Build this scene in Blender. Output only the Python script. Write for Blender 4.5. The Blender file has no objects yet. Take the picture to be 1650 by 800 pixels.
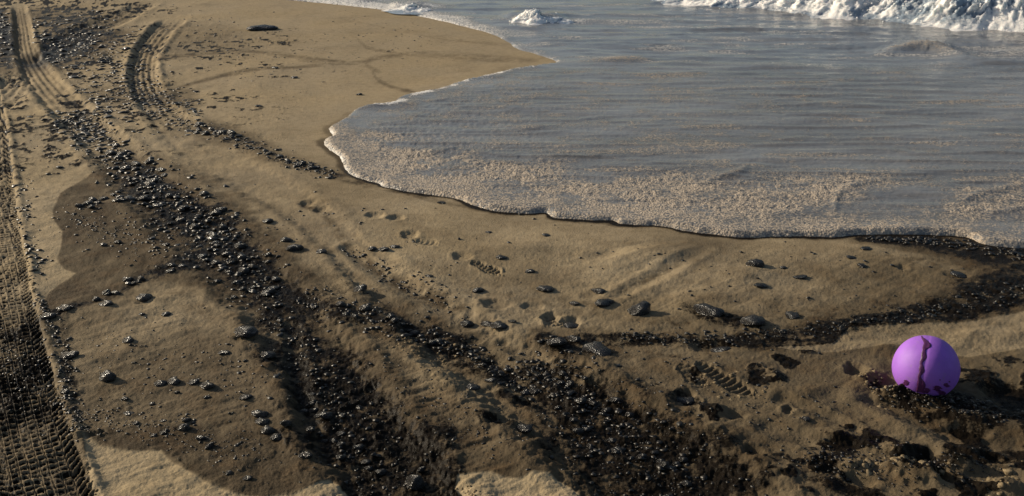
import bpy, bmesh, math, random
import numpy as np
from mathutils import Vector, Matrix

# ------------------------------------------------------------------ camera, world, sun, exposure
SC = bpy.context.scene
COL = SC.collection
F_PX, CX, CY = 1604.0, 825.0, 400.0          # lens of the photograph in its 1650 x 800 pixels
PITCH = math.atan(640.0 / F_PX)              # horizon lies 640 px above the middle
CAM_H = 2.4
CP, SP = math.cos(PITCH), math.sin(PITCH)

cam_d = bpy.data.cameras.new('camera')
cam = bpy.data.objects.new('camera', cam_d)
COL.objects.link(cam)
cam.location = (0, 0, CAM_H)
cam.rotation_euler = (math.pi / 2 - PITCH, 0, 0)
cam_d.sensor_width = 36.0
cam_d.lens = 36.0 * F_PX / 1650.0
cam_d.clip_start = 0.05
cam_d.clip_end = 20000
SC.camera = cam

SUN_EL = math.radians(20.0)
SUN_AZ = math.radians(-66.0)                 # clockwise from +Y: the sun stands left of the camera, a little ahead
sun_dir = Vector((math.sin(SUN_AZ) * math.cos(SUN_EL), math.cos(SUN_AZ) * math.cos(SUN_EL), math.sin(SUN_EL)))
world = bpy.data.worlds.new('World')
SC.world = world
world.use_nodes = True
wn = world.node_tree.nodes
wn.clear()
w_out = wn.new('ShaderNodeOutputWorld')
w_bg = wn.new('ShaderNodeBackground')
w_sky = wn.new('ShaderNodeTexSky')
w_sky.sky_type = 'NISHITA'
w_sky.sun_disc = False
w_sky.sun_elevation = SUN_EL
w_sky.sun_rotation = SUN_AZ
w_sky.air_density = 1.0
w_sky.dust_density = 2.0
w_sky.ozone_density = 1.0
w_bg.inputs['Strength'].default_value = 0.080
world.node_tree.links.new(w_sky.outputs[0], w_bg.inputs[0])
world.node_tree.links.new(w_bg.outputs[0], w_out.inputs[0])

sun_l = bpy.data.lights.new('sun', 'SUN')
sun_l.energy = 4.6
sun_l.angle = math.radians(0.6)
sun_l.color = (1.0, 0.875, 0.685)
sun = bpy.data.objects.new('sun', sun_l)
COL.objects.link(sun)
sun.rotation_euler = sun_dir.to_track_quat('Z', 'Y').to_euler()

SC.view_settings.view_transform = 'Standard'
SC.view_settings.look = 'None'
SC.view_settings.gamma = 1.0
SC.view_settings.exposure = 0.25

# ------------------------------------------------------------------ helpers: mapping photo points onto the beach
def G(px, py, z=0.0):
    dx, dy = px - CX, py - CY
    t = (CAM_H - z) / (F_PX * SP + dy * CP)
    return (dx * t, (F_PX * CP - dy * SP) * t)

def Garr(pts, z=0.0):
    return np.array([G(p[0], p[1], z) for p in pts], dtype=np.float64)

def scale_at(px, py):                        # pixels of the photograph per metre at a ground point
    dy = py - CY
    return F_PX / (F_PX * CAM_H / (F_PX * SP + dy * CP))

def pix(x, y):
    dep = y * CP + CAM_H * SP
    dep = np.where(dep < 0.05, 0.05, dep)
    return CX + F_PX * x / dep, CY + F_PX * (-y * SP + CAM_H * CP) / dep

# ------------------------------------------------------------------ helpers: noise
def _hash(ix, iy, seed):
    with np.errstate(over='ignore'):
        h = (ix.astype(np.uint32) * np.uint32(374761393) + iy.astype(np.uint32) * np.uint32(668265263)
             + np.uint32((seed * 2246822519) & 0xffffffff))
        h = (h ^ (h >> np.uint32(13))) * np.uint32(1274126177)
        h = h ^ (h >> np.uint32(16))
    return (h & np.uint32(0xffff)).astype(np.float32) / np.float32(65535.0)

def vnoise(x, y, seed=0):                    # value noise, -1..1
    fx, fy = np.floor(x), np.floor(y)
    ix, iy = fx.astype(np.int64), fy.astype(np.int64)
    tx, ty = (x - fx).astype(np.float32), (y - fy).astype(np.float32)
    tx = tx * tx * tx * (tx * (tx * 6 - 15) + 10)
    ty = ty * ty * ty * (ty * (ty * 6 - 15) + 10)
    a = _hash(ix, iy, seed); b = _hash(ix + 1, iy, seed)
    c = _hash(ix, iy + 1, seed); d = _hash(ix + 1, iy + 1, seed)
    return ((a + (b - a) * tx) * (1 - ty) + (c + (d - c) * tx) * ty) * 2 - 1

def fbm(x, y, freq, octv=3, seed=0, gain=0.5):
    s = np.zeros(np.shape(x), dtype=np.float32); a = 1.0; tot = 0.0
    ca, sa = 0.8, 0.6
    X, Y = x * freq, y * freq
    for o in range(octv):
        s += a * vnoise(X, Y, seed + o * 17)
        tot += a; a *= gain
        X, Y = (X * ca - Y * sa) * 2.03 + 3.1, (X * sa + Y * ca) * 2.03 + 7.7
    return s / tot

def sstep(a, b, x):
    t = np.clip((x - a) / (b - a), 0, 1)
    return t * t * (3 - 2 * t)

def catmull(p, n):
    p = np.asarray(p, dtype=np.float64)
    q = np.vstack([2 * p[0] - p[1], p, 2 * p[-1] - p[-2]])
    out = []
    for i in range(1, len(q) - 2):
        for k in range(n):
            t = k / n
            out.append(0.5 * ((2 * q[i]) + (q[i + 1] - q[i - 1]) * t + (2 * q[i - 1] - 5 * q[i] + 4 * q[i + 1] - q[i + 2]) * t * t
                              + (3 * q[i] - q[i - 1] - 3 * q[i + 1] + q[i + 2]) * t ** 3))
    out.append(q[-2])
    return np.array(out)

class Stroke:
    """a path on the beach given by photo points (x, y, half width in px across the path, strength)"""
    def __init__(self, pts, n=4):
        pts = np.array(pts, dtype=np.float64)
        c = catmull(pts, n) if len(pts) > 2 else pts
        tang = np.gradient(c[:, :2], axis=0)
        tang /= np.linalg.norm(tang, axis=1, keepdims=True) + 1e-9
        nrm = np.stack([-tang[:, 1], tang[:, 0]], 1)
        a = Garr(c[:, :2] + nrm * c[:, 2:3]); b = Garr(c[:, :2] - nrm * c[:, 2:3])
        self.g = Garr(c[:, :2])
        self.w = np.linalg.norm(a - b, axis=1) / 2
        # width across the path on the ground, not along a slanting photo line
        tg = np.gradient(self.g, axis=0); tg /= np.linalg.norm(tg, axis=1, keepdims=True) + 1e-9
        ng = np.stack([-tg[:, 1], tg[:, 0]], 1)
        self.w = np.maximum(np.abs(((a - b) * ng).sum(1)) / 2, 0.004)
        self.k = c[:, 3]
        seg = np.linalg.norm(np.diff(self.g, axis=0), axis=1)
        self.s = np.concatenate([[0], np.cumsum(seg)])

    def eval(self, x, y, reach=1.6):
        """indices of the points nearby and there: signed offset / half width, arc length, half width, strength"""
        m = self.w.max() * reach
        lo, hi = self.g.min(0) - m, self.g.max(0) + m
        idx = np.nonzero((x > lo[0]) & (x < hi[0]) & (y > lo[1]) & (y < hi[1]))[0]
        X, Y = x[idx], y[idx]
        best = np.full(len(idx), 1e9); T = np.zeros(len(idx)); S = np.zeros(len(idx)); W = np.ones(len(idx)); K = np.zeros(len(idx))
        for i in range(len(self.g) - 1):
            a, b = self.g[i], self.g[i + 1]
            d = b - a; L2 = d @ d + 1e-12; L = math.sqrt(L2)
            mm = max(self.w[i], self.w[i + 1]) * reach
            sel = np.nonzero((X > min(a[0], b[0]) - mm) & (X < max(a[0], b[0]) + mm) & (Y > min(a[1], b[1]) - mm) & (Y < max(a[1], b[1]) + mm))[0]
            if not len(sel):
                continue
            vx, vy = X[sel] - a[0], Y[sel] - a[1]
            u = np.clip((vx * d[0] + vy * d[1]) / L2, 0, 1)
            ex, ey = vx - u * d[0], vy - u * d[1]
            dist = np.hypot(ex, ey)
            better = dist < best[sel]
            q = sel[better]; ub = u[better]
            best[q] = dist[better]
            sign = np.sign(vx * d[1] - vy * d[0])[better]      # + on the right of the direction of travel
            W[q] = self.w[i] + (self.w[i + 1] - self.w[i]) * ub
            T[q] = sign * dist[better] / W[q]
            S[q] = self.s[i] + L * ub
            K[q] = self.k[i] + (self.k[i + 1] - self.k[i]) * ub
        ok = best < 1e8
        return idx[ok], T[ok], S[ok], W[ok], K[ok]

def poly_sd(x, y, P):
    """signed distance to a closed ground polygon, + inside"""
    n = len(P)
    best = np.full(np.shape(x), 1e18); inside = np.zeros(np.shape(x), dtype=bool)
    for i in range(n):
        a, b = P[i], P[(i + 1) % n]
        d = b - a; L2 = d @ d + 1e-12
        vx, vy = x - a[0], y - a[1]
        u = np.clip((vx * d[0] + vy * d[1]) / L2, 0, 1)
        best = np.minimum(best, (vx - u * d[0]) ** 2 + (vy - u * d[1]) ** 2)
        cond = (a[1] > y) != (b[1] > y)
        if abs(d[1]) > 1e-12:
            inside ^= cond & (x < a[0] + (y - a[1]) * d[0] / d[1])
    r = np.sqrt(best)
    return np.where(inside, r, -r)

def poly_sd_near(x, y, P, reach):
    lo, hi = P.min(0) - reach, P.max(0) + reach
    idx = np.nonzero((x > lo[0]) & (x < hi[0]) & (y > lo[1]) & (y < hi[1]))[0]
    r = np.full(np.shape(x), -1e3)
    r[idx] = poly_sd(x[idx], y[idx], P)
    return r

# ------------------------------------------------------------------ the water's edge
EDGE_PX = [(450, 0), (560, 10), (650, 22), (740, 42), (790, 56), (812, 66), (832, 80), (862, 88), (880, 94), (895, 102),
           (862, 107), (800, 118), (770, 127), (740, 133), (690, 147), (648, 156), (625, 169), (590, 173), (566, 182),
           (548, 196), (528, 207), (534, 220), (518, 228), (536, 246), (550, 258), (553, 274), (580, 290), (612, 297), (618, 303),
           (690, 315), (732, 320), (757, 331), (800, 342), (850, 346), (880, 345), (893, 352), (950, 356), (985, 357), (1000, 363),
           (1060, 366), (1100, 373), (1150, 380), (1200, 384), (1260, 382), (1330, 384), (1380, 381), (1440, 380), (1500, 380),
           (1556, 384), (1580, 394), (1620, 400), (1660, 402)]
eg = Garr(EDGE_PX)
EDGE = np.vstack([np.array([(-1500.0, 4000.0), (-400, 900), (-60, 80), (-20, 30), (-8.3, 20.4)]),
                  np.vstack([eg[:1], catmull(eg, 3)[1:]]),
                  np.array([(6.0, 5.75), (12, 5.0), (40, 2), (200, -60), (6000, -1500), (6000, 6000)])])

# ------------------------------------------------------------------ marks on the sand (photo points)
TREAD = Stroke([(-24, 120, 16, .5), (-20, 200, 30, .7), (-20, 260, 38, .8), (-14, 365, 46, .8), (6, 520, 56, .9), (42, 680, 66, 1.0), (76, 800, 74, .85), (116, 920, 84, .5)])
RUT1 = Stroke([(30, 8, 12, .5), (36, 40, 14, .5), (42, 80, 18, .5), (60, 118, 22, .5), (95, 160, 26, .6), (140, 206, 28, .45), (190, 252, 34, .7), (245, 305, 44, .8),
               (315, 368, 52, .9), (380, 425, 56, .95), (435, 482, 58, .9), (500, 560, 66, .9), (550, 640, 76, .95), (600, 720, 84, 1.0), (655, 810, 90, 1.), (730, 930, 96, .9)])
RUT2 = Stroke([(285, 30, 12, .4), (262, 48, 15, .9), (240, 75, 19, 1), (230, 105, 22, 1), (234, 138, 24, .9), (258, 178, 26, .6), (296, 215, 30, .6), (345, 250, 32, .45),
               (420, 295, 30, .2), (500, 345, 30, .25), (560, 402, 32, .4), (640, 468, 40, .6), (720, 528, 50, .75), (800, 580, 60, .75), (880, 632, 72, .95),
               (960, 692, 86, 1.0), (1035, 750, 98, 1.), (1115, 820, 110, 1.), (1230, 940, 120, .8)])
RUT3 = Stroke([(60, 105, 22, .5), (95, 78, 20, .7), (140, 52, 16, .7), (200, 24, 12, .5), (240, 2, 10, .3)])
RUT4 = Stroke([(-60, 200, 34, .3), (-15, 168, 30, .3), (18, 140, 24, .3), (38, 112, 18, .2)])

# stains, a few with shade painted in: (points, kind) kind 'oil' black film, 'stain' brown
OIL_STROKES = [
    [(190, 250, 20, .6), (250, 300, 38, .85), (320, 360, 48, .95), (385, 425, 50, 1), (445, 478, 44, 1)],
    [(440, 490, 50, .8), (505, 575, 74, .95), (540, 650, 100, 1), (590, 720, 108, 1), (645, 810, 108, 1.)],
    [(850, 580, 30, .7), (900, 620, 50, .9), (960, 660, 75, 1), (1020, 720, 90, 1), (1090, 790, 110, 1), (1180, 900, 130, 1)],
    [(450, 480, 26, .7), (540, 502, 26, .8), (620, 515, 28, .95), (700, 540, 28, .95), (770, 570, 26, .8), (850, 600, 30, .8)],
    [(490, 490, 16, .5), (540, 470, 18, .5), (590, 475, 14, .5)],
    [(60, 520, 8, .8), (110, 497, 8, .85), (180, 480, 6, .5), (240, 445, 12, .8), (310, 422, 14, .8)],
    [(1340, 548, 9, .9), (1260, 555, 12, .9), (1130, 548, 12, .85), (1010, 548, 12, .7), (900, 552, 16, .8)],
    [(1190, 542, 10, .6), (1330, 535, 16, .95), (1420, 512, 20, .95), (1520, 494, 28, .95), (1610, 474, 34, .95), (1720, 460, 36, .9)],
    [(1390, 386, 6, .7), (1460, 388, 12, .95), (1520, 396, 14, 1), (1600, 412, 22, 1), (1700, 430, 34, 1)],
    [(1590, 425, 18, .6), (1660, 440, 24, .9), (1720, 450, 22, .9)],
    [(1405, 618, 12, .9), (1460, 640, 18, .95), (1530, 656, 26, 1), (1620, 666, 34, 1), (1720, 686, 44, 1)],  # oil round the ball, with the ball's cast shadow painted in
    [(1590, 610, 22, .6), (1650, 640, 26, .9), (1700, 650, 30, .9)],
    [(1440, 735, 12, .85), (1500, 745, 18, .9), (1580, 738, 16, .9), (1650, 730, 24, .95), (1720, 725, 30, .9)],
    [(1300, 770, 14, .7), (1370, 790, 18, .9), (1440, 810, 18, .8)],
    [(1515, 690, 10, .6), (1580, 692, 12, .6)],
    [(880, 545, 12, .9), (920, 560, 16, .95), (975, 568, 10, .9)],
    [(1095, 640, 14, .9), (1125, 652, 10, .6)],
    [(790, 675, 12, .9), (815, 683, 10, .9)],  # shade of the hollow here, painted as black film
    [(820, 625, 14, .8), (860, 640, 16, .8)],
    [(1120, 500, 14, .6), (1160, 515, 14, .8), (1220, 525, 8, .7)],
    [(330, 205, 10, .6), (370, 220, 12, .7), (430, 245, 8, .5), (520, 275, 7, .5), (600, 297, 4, .4)],
    [(100, 500, 10, .4), (106, 570, 12, .6), (118, 640, 14, .6)],
    [(60, 100, 18, .7), (105, 82, 16, .9), (160, 56, 12, .7)],
    [(-10, 20, 16, .9), (8, 60, 14, .9), (16, 110, 10, .7)],
    [(70, 20, 22, .5), (110, 45, 20, .6), (85, 80, 16, .7)],
    [(225, 150, 16, .5), (262, 158, 14, .6), (290, 170, 10, .4)],
    [(300, 50, 14, .3), (350, 62, 16, .4), (400, 60, 10, .2)],
]
STAIN_STROKES = [
    [(560, 395, 8, .7), (620, 440, 12, .8), (690, 475, 16, .9), (740, 492, 14, .7)],
    [(480, 325, 7, .6), (520, 345, 8, .7), (560, 395, 8, .7)],
    [(600, 560, 40, .7), (650, 640, 50, .7), (700, 720, 50, .8), (720, 770, 40, .9)],
    [(740, 560, 30, .7), (830, 640, 40, .7), (910, 710, 46, .8), (1000, 790, 60, .8)],
    [(1000, 590, 40, .5), (1040, 660, 50, .55), (1140, 760, 60, .6), (1250, 860, 70, .6)],
    [(120, 630, 30, .4), (220, 680, 34, .8), (320, 720, 40, .95), (430, 740, 44, .95), (520, 740, 40, .9)],
    [(400, 620, 26, .6), (460, 560, 30, .5), (450, 520, 20, .5)],
    [(800, 690, 60, .7), (850, 740, 40, .8)],
    [(1330, 400, 8, .3), (1420, 420, 20, .5), (1560, 430, 26, .8), (1650, 440, 30, 1)],
    [(1000, 470, 5, .6), (1060, 440, 7, .6), (1130, 402, 5, .4)],
    [(960, 395, 8, .3), (1080, 388, 5, .3)],
    [(560, 262, 6, .8), (575, 285, 6, .9), (650, 312, 4, .8), (760, 336, 3, .6)],
    [(430, 255, 10, .7), (500, 272, 12, .7), (590, 300, 7, .9)],
    [(1360, 560, 20, .4), (1450, 630, 40, .8), (1560, 690, 50, .9), (1680, 700, 70, .9)],
    [(1420, 410, 14, .4), (1540, 440, 26, .7), (1660, 450, 40, .9)],
    [(1000, 520, 16, .5), (1180, 520, 20, .6), (1380, 500, 22, .7)],
    [(700, 430, 20, .35), (820, 470, 24, .4), (960, 500, 24, .5)],
    [(430, 330, 20, .4), (520, 400, 24, .4), (610, 480, 26, .5)],
    [(1250, 700, 40, .5), (1330, 720, 40, .6), (1440, 760, 50, .8), (1600, 760, 50, .7)],
    [(1240, 560, 18, .6), (1120, 575, 16, .6), (1000, 570, 20, .7)],
    [(610, 115, 4, .3), (590, 102, 4, .4), (620, 92, 5, .5), (690, 84, 4, .3)],
    [(600, 108, 3, .3), (606, 125, 4, .4), (630, 138, 4, .5), (662, 148, 4, .7)],
    [(490, 98, 3, .3), (545, 103, 2, .4), (590, 99, 3, .4)],
    [(575, 62, 2, .25), (592, 76, 3, .4), (630, 84, 3, .4)],
    [(270, 146, 4, .4), (330, 128, 4, .6), (410, 112, 3, .6), (470, 108, 3, .6), (545, 102, 2, .4)],
    [(262, 95, 4, .6), (300, 88, 4, .8), (400, 82, 4, .5), (500, 95, 3, .6), (550, 100, 2, .6)],
    [(560, 34, 2, .25), (700, 62, 2, .2), (810, 72, 3, .3)],
    [(690, 88, 7, .25), (760, 92, 8, .35), (850, 97, 5, .4)],
]
# the tongue of stained sand on the left with its sharp outer line
STAIN_POLYS = [
    ([(200, 255), (165, 268), (128, 290), (97, 312), (84, 338), (87, 358), (101, 376), (97, 400), (90, 420), (100, 433), (122, 441), (96, 457),
      (76, 474), (62, 505), (64, 522), (110, 505), (180, 485), (240, 452), (300, 436), (360, 470), (420, 505), (450, 480), (420, 420), (330, 330), (250, 270)], 1.0),
]
# clean dry wedges left by the last wave at the bottom of the picture
CLEAN_POLYS = [
    [(132, 695), (165, 715), (205, 722), (259, 724), (275, 738), (305, 757), (340, 778), (380, 792), (420, 797), (470, 793), (505, 780), (532, 768), (550, 782), (575, 808),
     (600, 880), (160, 900)],
    [(735, 766), (765, 763), (790, 762), (815, 770), (835, 772), (860, 766), (885, 767), (912, 780), (945, 805), (1000, 880), (770, 900), (745, 805), (730, 785)],
    [(1365, 531), (1400, 526), (1480, 520), (1560, 515), (1650, 500), (1660, 560), (1560, 575), (1440, 560), (1330, 570), (1240, 562), (1340, 556)],
]
SLUDGE = [
    ([(95, 610), (140, 705), (205, 725), (259, 727), (305, 760), (380, 796), (420, 800), (505, 784), (532, 771), (575, 808), (640, 790), (560, 660), (440, 600), (250, 610)], .95, (610, 715)),
    ([(560, 560), (600, 660), (700, 760), (740, 768), (790, 766), (835, 776), (870, 770), (912, 784), (960, 820), (1040, 820), (960, 700), (860, 640), (760, 600)], .85, (570, 730)),
]
GROOVES = [   # (stroke points, depth in metres): soft furrows
    ([(560, 400, 9, 1), (620, 442, 12, 1), (690, 478, 14, 1), (745, 494, 12, .6)], .014),
    ([(995, 476, 8, .6), (1060, 442, 10, 1), (1135, 402, 8, .5)], .012),
    ([(960, 412, 6, .5), (1090, 388, 6, .6)], .008),
    ([(760, 540, 14, .6), (830, 600, 16, 1), (890, 650, 16, .8)], .02),
    ([(470, 520, 14, .8), (480, 600, 16, 1), (500, 680, 18, .8)], .016),
    ([(1420, 640, 16, .8), (1520, 690, 18, 1), (1640, 720, 22, 1)], .03),
    ([(1240, 690, 12, .7), (1310, 715, 14, .9), (1370, 722, 12, .5)], .018),
    ([(1265, 645, 8, .8), (1330, 668, 8, .8), (1375, 690, 7, .6)], .014),
]
# hollows and mounds (photo x, y, half length px along x, half height px, height in m, turn)
HOLLOWS = [
    (605, 350, 16, 5, -.022, 0), (638, 354, 13, 4, -.02, 0), (660, 380, 13, 6, -.02, 0), (686, 391, 20, 6, -.008, 10), (745, 414, 16, 6, -.022, 0),
    (495, 326, 12, 5, -.02, 0), (518, 337, 13, 5, -.018, 0), (798, 490, 24, 8, -.02, -8), (858, 493, 18, 6, -.016, 0), (890, 512, 16, 8, -.02, 0),
    (920, 519, 18, 8, -.026, 0), (1213, 728, 18, 9, -.03, 18), (1380, 596, 18, 9, -.035, 0), (1440, 622, 36, 12, -.03, 10), (1150, 560, 40, 9, -.02, 0),
    (1105, 640, 20, 14, -.03, 0), (805, 677, 22, 11, -.035, 15), (1490, 735, 26, 12, -.04, 10), (1640, 640, 60, 24, -.04, 5), (1560, 690, 40, 9, -.03, 8),
    (1520, 770, 20, 12, -.045, 20), (1600, 740, 30, 10, -.035, 14), (1390, 775, 26, 10, -.03, 15), (1180, 668, 20, 8, -.02, 0), (1270, 660, 10, 8, -.02, 20),
    (840, 640, 16, 8, -.02, 0), (395, 548, 16, 6, -.012, 0), (233, 490, 16, 4, -.01, 0), (1455, 430, 10, 4, -.012, 0), (1540, 443, 20, 5, -.015, 20),
    (1150, 662, 30, 9, .025, 0), (1448, 636, 34, 9, .05, 0), (1500, 648, 40, 8, .03, 0), (1245, 606, 14, 12, .022, 0), (1405, 606, 26, 10, .02, 0), (1480, 768, 30, 14, .05, 10), (1545, 752, 26, 9, .045, 10), (1620, 790, 40, 14, .05, 10),
    (1375, 752, 24, 8, .035, 14), (1440, 758, 20, 8, .035, 0), (1450, 730, 30, 10, .03, 10), (1335, 700, 30, 8, .015, 12), (830, 400, 60, 12, .012, 0), (1050, 410, 80, 14, .02, -15),
    (1180, 440, 60, 14, .018, -10), (1100, 590, 50, 10, .012, 0), (1290, 630, 60, 14, .015, 0), (1420, 560, 50, 10, .016, 0), (1130, 480, 50, 12, .014, -10), (780, 590, 36, 10, .012, 20),
    (300, 230, 26, 7, .012, 0), (1400, 400, 50, 10, .02, 0), (1300, 480, 60, 12, .014, 0), (1500, 470, 60, 12, .016, 0), (1600, 540, 60, 12, .02, 0),
    (120, 760, 16, 12, -.02, 60), (140, 700, 9, 14, -.02, 60),
]
BOOTS = [   # heel and sole prints with lugs: toe end, heel end
    ((803, 441), (764, 424), .05, 1.0), ((1206, 634), (1128, 590), .055, 1.0), ((900, 524), (880, 508), .06, 1.0), ((703, 396), (668, 389), .045, .45), ((1130, 622), (1100, 592), .05, .5),
]

def bump_shape(x, y, px, py, hx, hy, turn):
    """smooth 0..1 hump: an ellipse of photo half sizes, laid on the ground"""
    gx, gy = G(px, py)
    s = scale_at(px, py)
    rx = hx / s
    ry = abs(G(px, py - hy)[1] - G(px, py + hy)[1]) / 2
    m = max(rx, ry) * 2.2
    idx = np.nonzero((abs(x - gx) < m) & (abs(y - gy) < m))[0]
    a = math.radians(-turn)
    dx, dy = x[idx] - gx, y[idx] - gy
    u, v = (dx * math.cos(a) + dy * math.sin(a)) / rx, (-dx * math.sin(a) + dy * math.cos(a)) / ry
    n = fbm(x[idx], y[idx], 1.6 / max(rx, .02), 2, 91) * .35
    return idx, np.hypot(u, v) + n

def shore(x, y):
    """+ inside the water, metres, with a finely scalloped line"""
    d = poly_sd(x, y, EDGE)
    near = np.nonzero(np.abs(d) < 0.6)[0]
    d[near] += 0.022 * fbm(x[near], y[near], 5.0, 3, 5) + 0.010 * np.abs(fbm(x[near], y[near], 14.0, 2, 6))
    return d

def sand_fields(x, y):
    x = np.asarray(x, dtype=np.float64); y = np.asarray(y, dtype=np.float64)
    r = np.hypot(x, y)
    px, py = pix(x, y)
    near = np.clip(1 - (r - 22) / 25, 0, 1)
    d = shore(x, y)
    z = 0.018 * fbm(x, y, 0.55, 2, 1) + 0.010 * fbm(x, y, 1.7, 2, 2)
    inland = np.clip((-d - 30) / 400, 0, 1)
    z += inland * (6 + 5 * fbm(x, y, 0.01, 3, 3))
    # coarse, trampled ground near the camera and on the left; the swash apron stays smooth
    apron = sstep(.9, .15, np.clip(-d, 0, 9) / np.where(px > 900, 1.2, 2.4))
    rough = (1 - .75 * apron) * sstep(60, 230, py) * .75 + .25 * (px < 420)
    rough = rough * near
    z += rough * (0.010 * fbm(x, y, 5.0, 3, 11) + 0.0035 * fbm(x, y, 18.0, 3, 12))
    z += near * (0.0011 + .0016 * sstep(250, 500, py)) * fbm(x, y, 70.0, 3, 13, .7)
    # rill streaks left by the running water: two directions
    def rills(ang, along, across, seed):
        a = math.radians(ang)
        u, v = x * math.cos(a) + y * math.sin(a), -x * math.sin(a) + y * math.cos(a)
        v = v + .03 * fbm(x, y, 3.0, 2, seed + 1)
        return fbm(u * along, v * across, 1.0, 3, seed)
    m1 = sstep(420, 520, py) * sstep(470, 380, px) * sstep(60, 140, px)
    z += near * m1 * 0.0045 * rills(32, 4.5, 26, 21)
    m2 = sstep(480, 540, py) * sstep(500, 560, px) * sstep(900, 780, px)
    z += near * m2 * 0.008 * rills(-28 + 60, 6.0, 26, 24)
    m3 = sstep(360, 400, py) * sstep(860, 1000, px)
    z += near * m3 * 0.006 * rills(38, 2.2, 11, 27)
    m4 = sstep(600, 660, py) * sstep(1200, 1300, px)
    z += near * m4 * (.014 * np.abs(fbm(x, y, 7.0, 3, 30)) + .004 * rills(-20, 5, 20, 31))
    m5 = sstep(300, 120, py) * sstep(420, 260, px)          # lumpy debris beach, upper left
    z += near * m5 * (.016 * np.maximum(fbm(x * .8, y * 1.1, 5.5, 3, 33), 0) ** 1.2)
    # furrows
    for pts, depth in GROOVES:
        i, T, S, W, K = Stroke(pts).eval(x, y, 2.6)
        z[i] += K * (-depth * np.exp(-(T * 1.1) ** 2) + .5 * depth * np.exp(-((np.abs(T) - 1.5) * 1.8) ** 2))
    # tyre ruts
    oil = np.zeros_like(z); stain = np.zeros_like(z)
    for st, depth, ribs, seed in ((RUT1, .034, 5, 41), (RUT2, .040, 5, 42), (RUT3, .022, 4, 43), (RUT4, .02, 5, 44)):
        i, T, S, W, K = st.eval(x, y, 2.4)
        n = fbm(x[i], y[i], 6.0, 3, seed)
        a = np.abs(T + .16 * n)
        far = sstep(250, 130, py[i])
        if st is RUT1:
            dm = np.interp(py[i], [0, 120, 190, 260, 440, 540, 640], [.9, .9, .75, .55, .45, .8, 1])
        elif st is RUT2:
            dm = np.interp(py[i], [0, 120, 165, 220, 400, 500, 600], [.8, .9, .6, .28, .26, .55, 1])
        else:
            dm = 1
        n2 = fbm(x[i], y[i], 22.0, 3, seed + 9)
        prof = dm * (-depth * sstep(1.10, .62, a + .12 * n2) + depth * .40 * np.exp(-((a - 1.22) * 4.2) ** 2) * (1 + .8 * n + .6 * n2))
        prof += .006 * dm * sstep(1.0, .7, a) * n2
        rib = np.sin(T * math.pi * ribs + .5 * n)
        cross = np.sin(S * 2 * math.pi / .075 + 1.3 * np.sin(T * 6))
        tread = sstep(1.0, .8, np.abs(T)) * (far * (.006 * rib + .003 * cross) + (1 - far) * .0035 * rib * (.5 + .5 * n))
        tread = tread * np.interp(py[i], [130, 200, 260, 560, 640], [1, .5, 0, .0, 1]) * (1 + .8 * n2)
        fade = np.clip(S / .6, 0, 1) * np.clip((st.s[-1] - S) / .6, 0, 1)
        z[i] += (prof + tread) * fade * near[i]
        if st is RUT3:
            oil[i] = np.maximum(oil[i], .75 * sstep(1.1, .5, a) * K)  # black stain plus the track's own shading, painted as oil
        stain[i] = np.maximum(stain[i], .6 * sstep(1.15, .75, a) * K * (.6 + .5 * n) * fade)
    # the clear tread print along the left border
    i, T, S, W, K = TREAD.eval(x, y, 2.0)
    n = fbm(x[i], y[i], 5.0, 3, 51); nf = fbm(x[i], y[i], 30.0, 2, 52); nm = fbm(x[i], y[i], 13.0, 2, 53)
    tm = T * W + .0022 * nm + .0010 * nf                     # metres from the middle of the print
    a = np.abs(T + .05 * n)
    body = sstep(1.03, .95, a)
    colw = .037
    ci = np.floor((tm + .0) / colw)
    cf = np.abs(((tm + .0) / colw) % 1.0 - .5) * 2           # 1 at the grooves between the tread columns
    sh = np.abs(T) > .70
    skew = np.where(sh, np.sign(T) * 1.1 * (tm - np.sign(T) * .7 * W), .18 * ((tm / colw) % 1.0) * colw)
    pitch = np.where(sh, .050, .043)
    ph = ((S + skew + (ci % 2) * .007 + .004 * nm) / pitch) % 1.0
    bar = sstep(.54, .70, np.abs(ph - .5) * 2 + .14 * nf)
    rail = np.where(sh, 0, sstep(.56, .70, cf) * (1 - .9 * sstep(.84, .93, cf)))
    bar = np.where(sh, bar, bar * (1 - .9 * sstep(.84, .93, cf)))
    crisp = sstep(.05, .35, K)
    relief = np.where(sh, .015 * bar, np.maximum(.014 * bar * (1 + .5 * nm), .010 * rail * (1 + .7 * nm)))
    relief = relief * (1 + .35 * n) * crisp
    berm = .011 * np.exp(-((a - 1.14) * 7.0) ** 2) * (1 + .9 * n + .5 * nf)
    z[i] += near[i] * (-.016 * body + body * relief + berm)
    low = body * np.clip(1 - relief / .007, 0, 1)
    oilband = sstep(470, 560, py[i]) * sstep(720, 640, py[i])
    oil[i] = np.maximum(oil[i], np.clip(low * (.80 + .4 * n) + body * oilband * (.35 + .7 * n), 0, .95))
    stain[i] = np.maximum(stain[i], body * (.22 + .3 * n) + .5 * body * oilband)
    # hollows and mounds
    for (hx, hy, lx, ly, h, turn) in HOLLOWS:
        i, q = bump_shape(x, y, hx, hy, lx, ly, turn)
        if h < 0:
            z[i] += h * .8 * sstep(1.2, .45, q) - h * .15 * np.exp(-((q - 1.3) * 3.0) ** 2)
        else:
            z[i] += h * sstep(1.5, .1, q)
    # boot prints
    wn_b = fbm(x, y, 14.0, 3, 60, .6)
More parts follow.
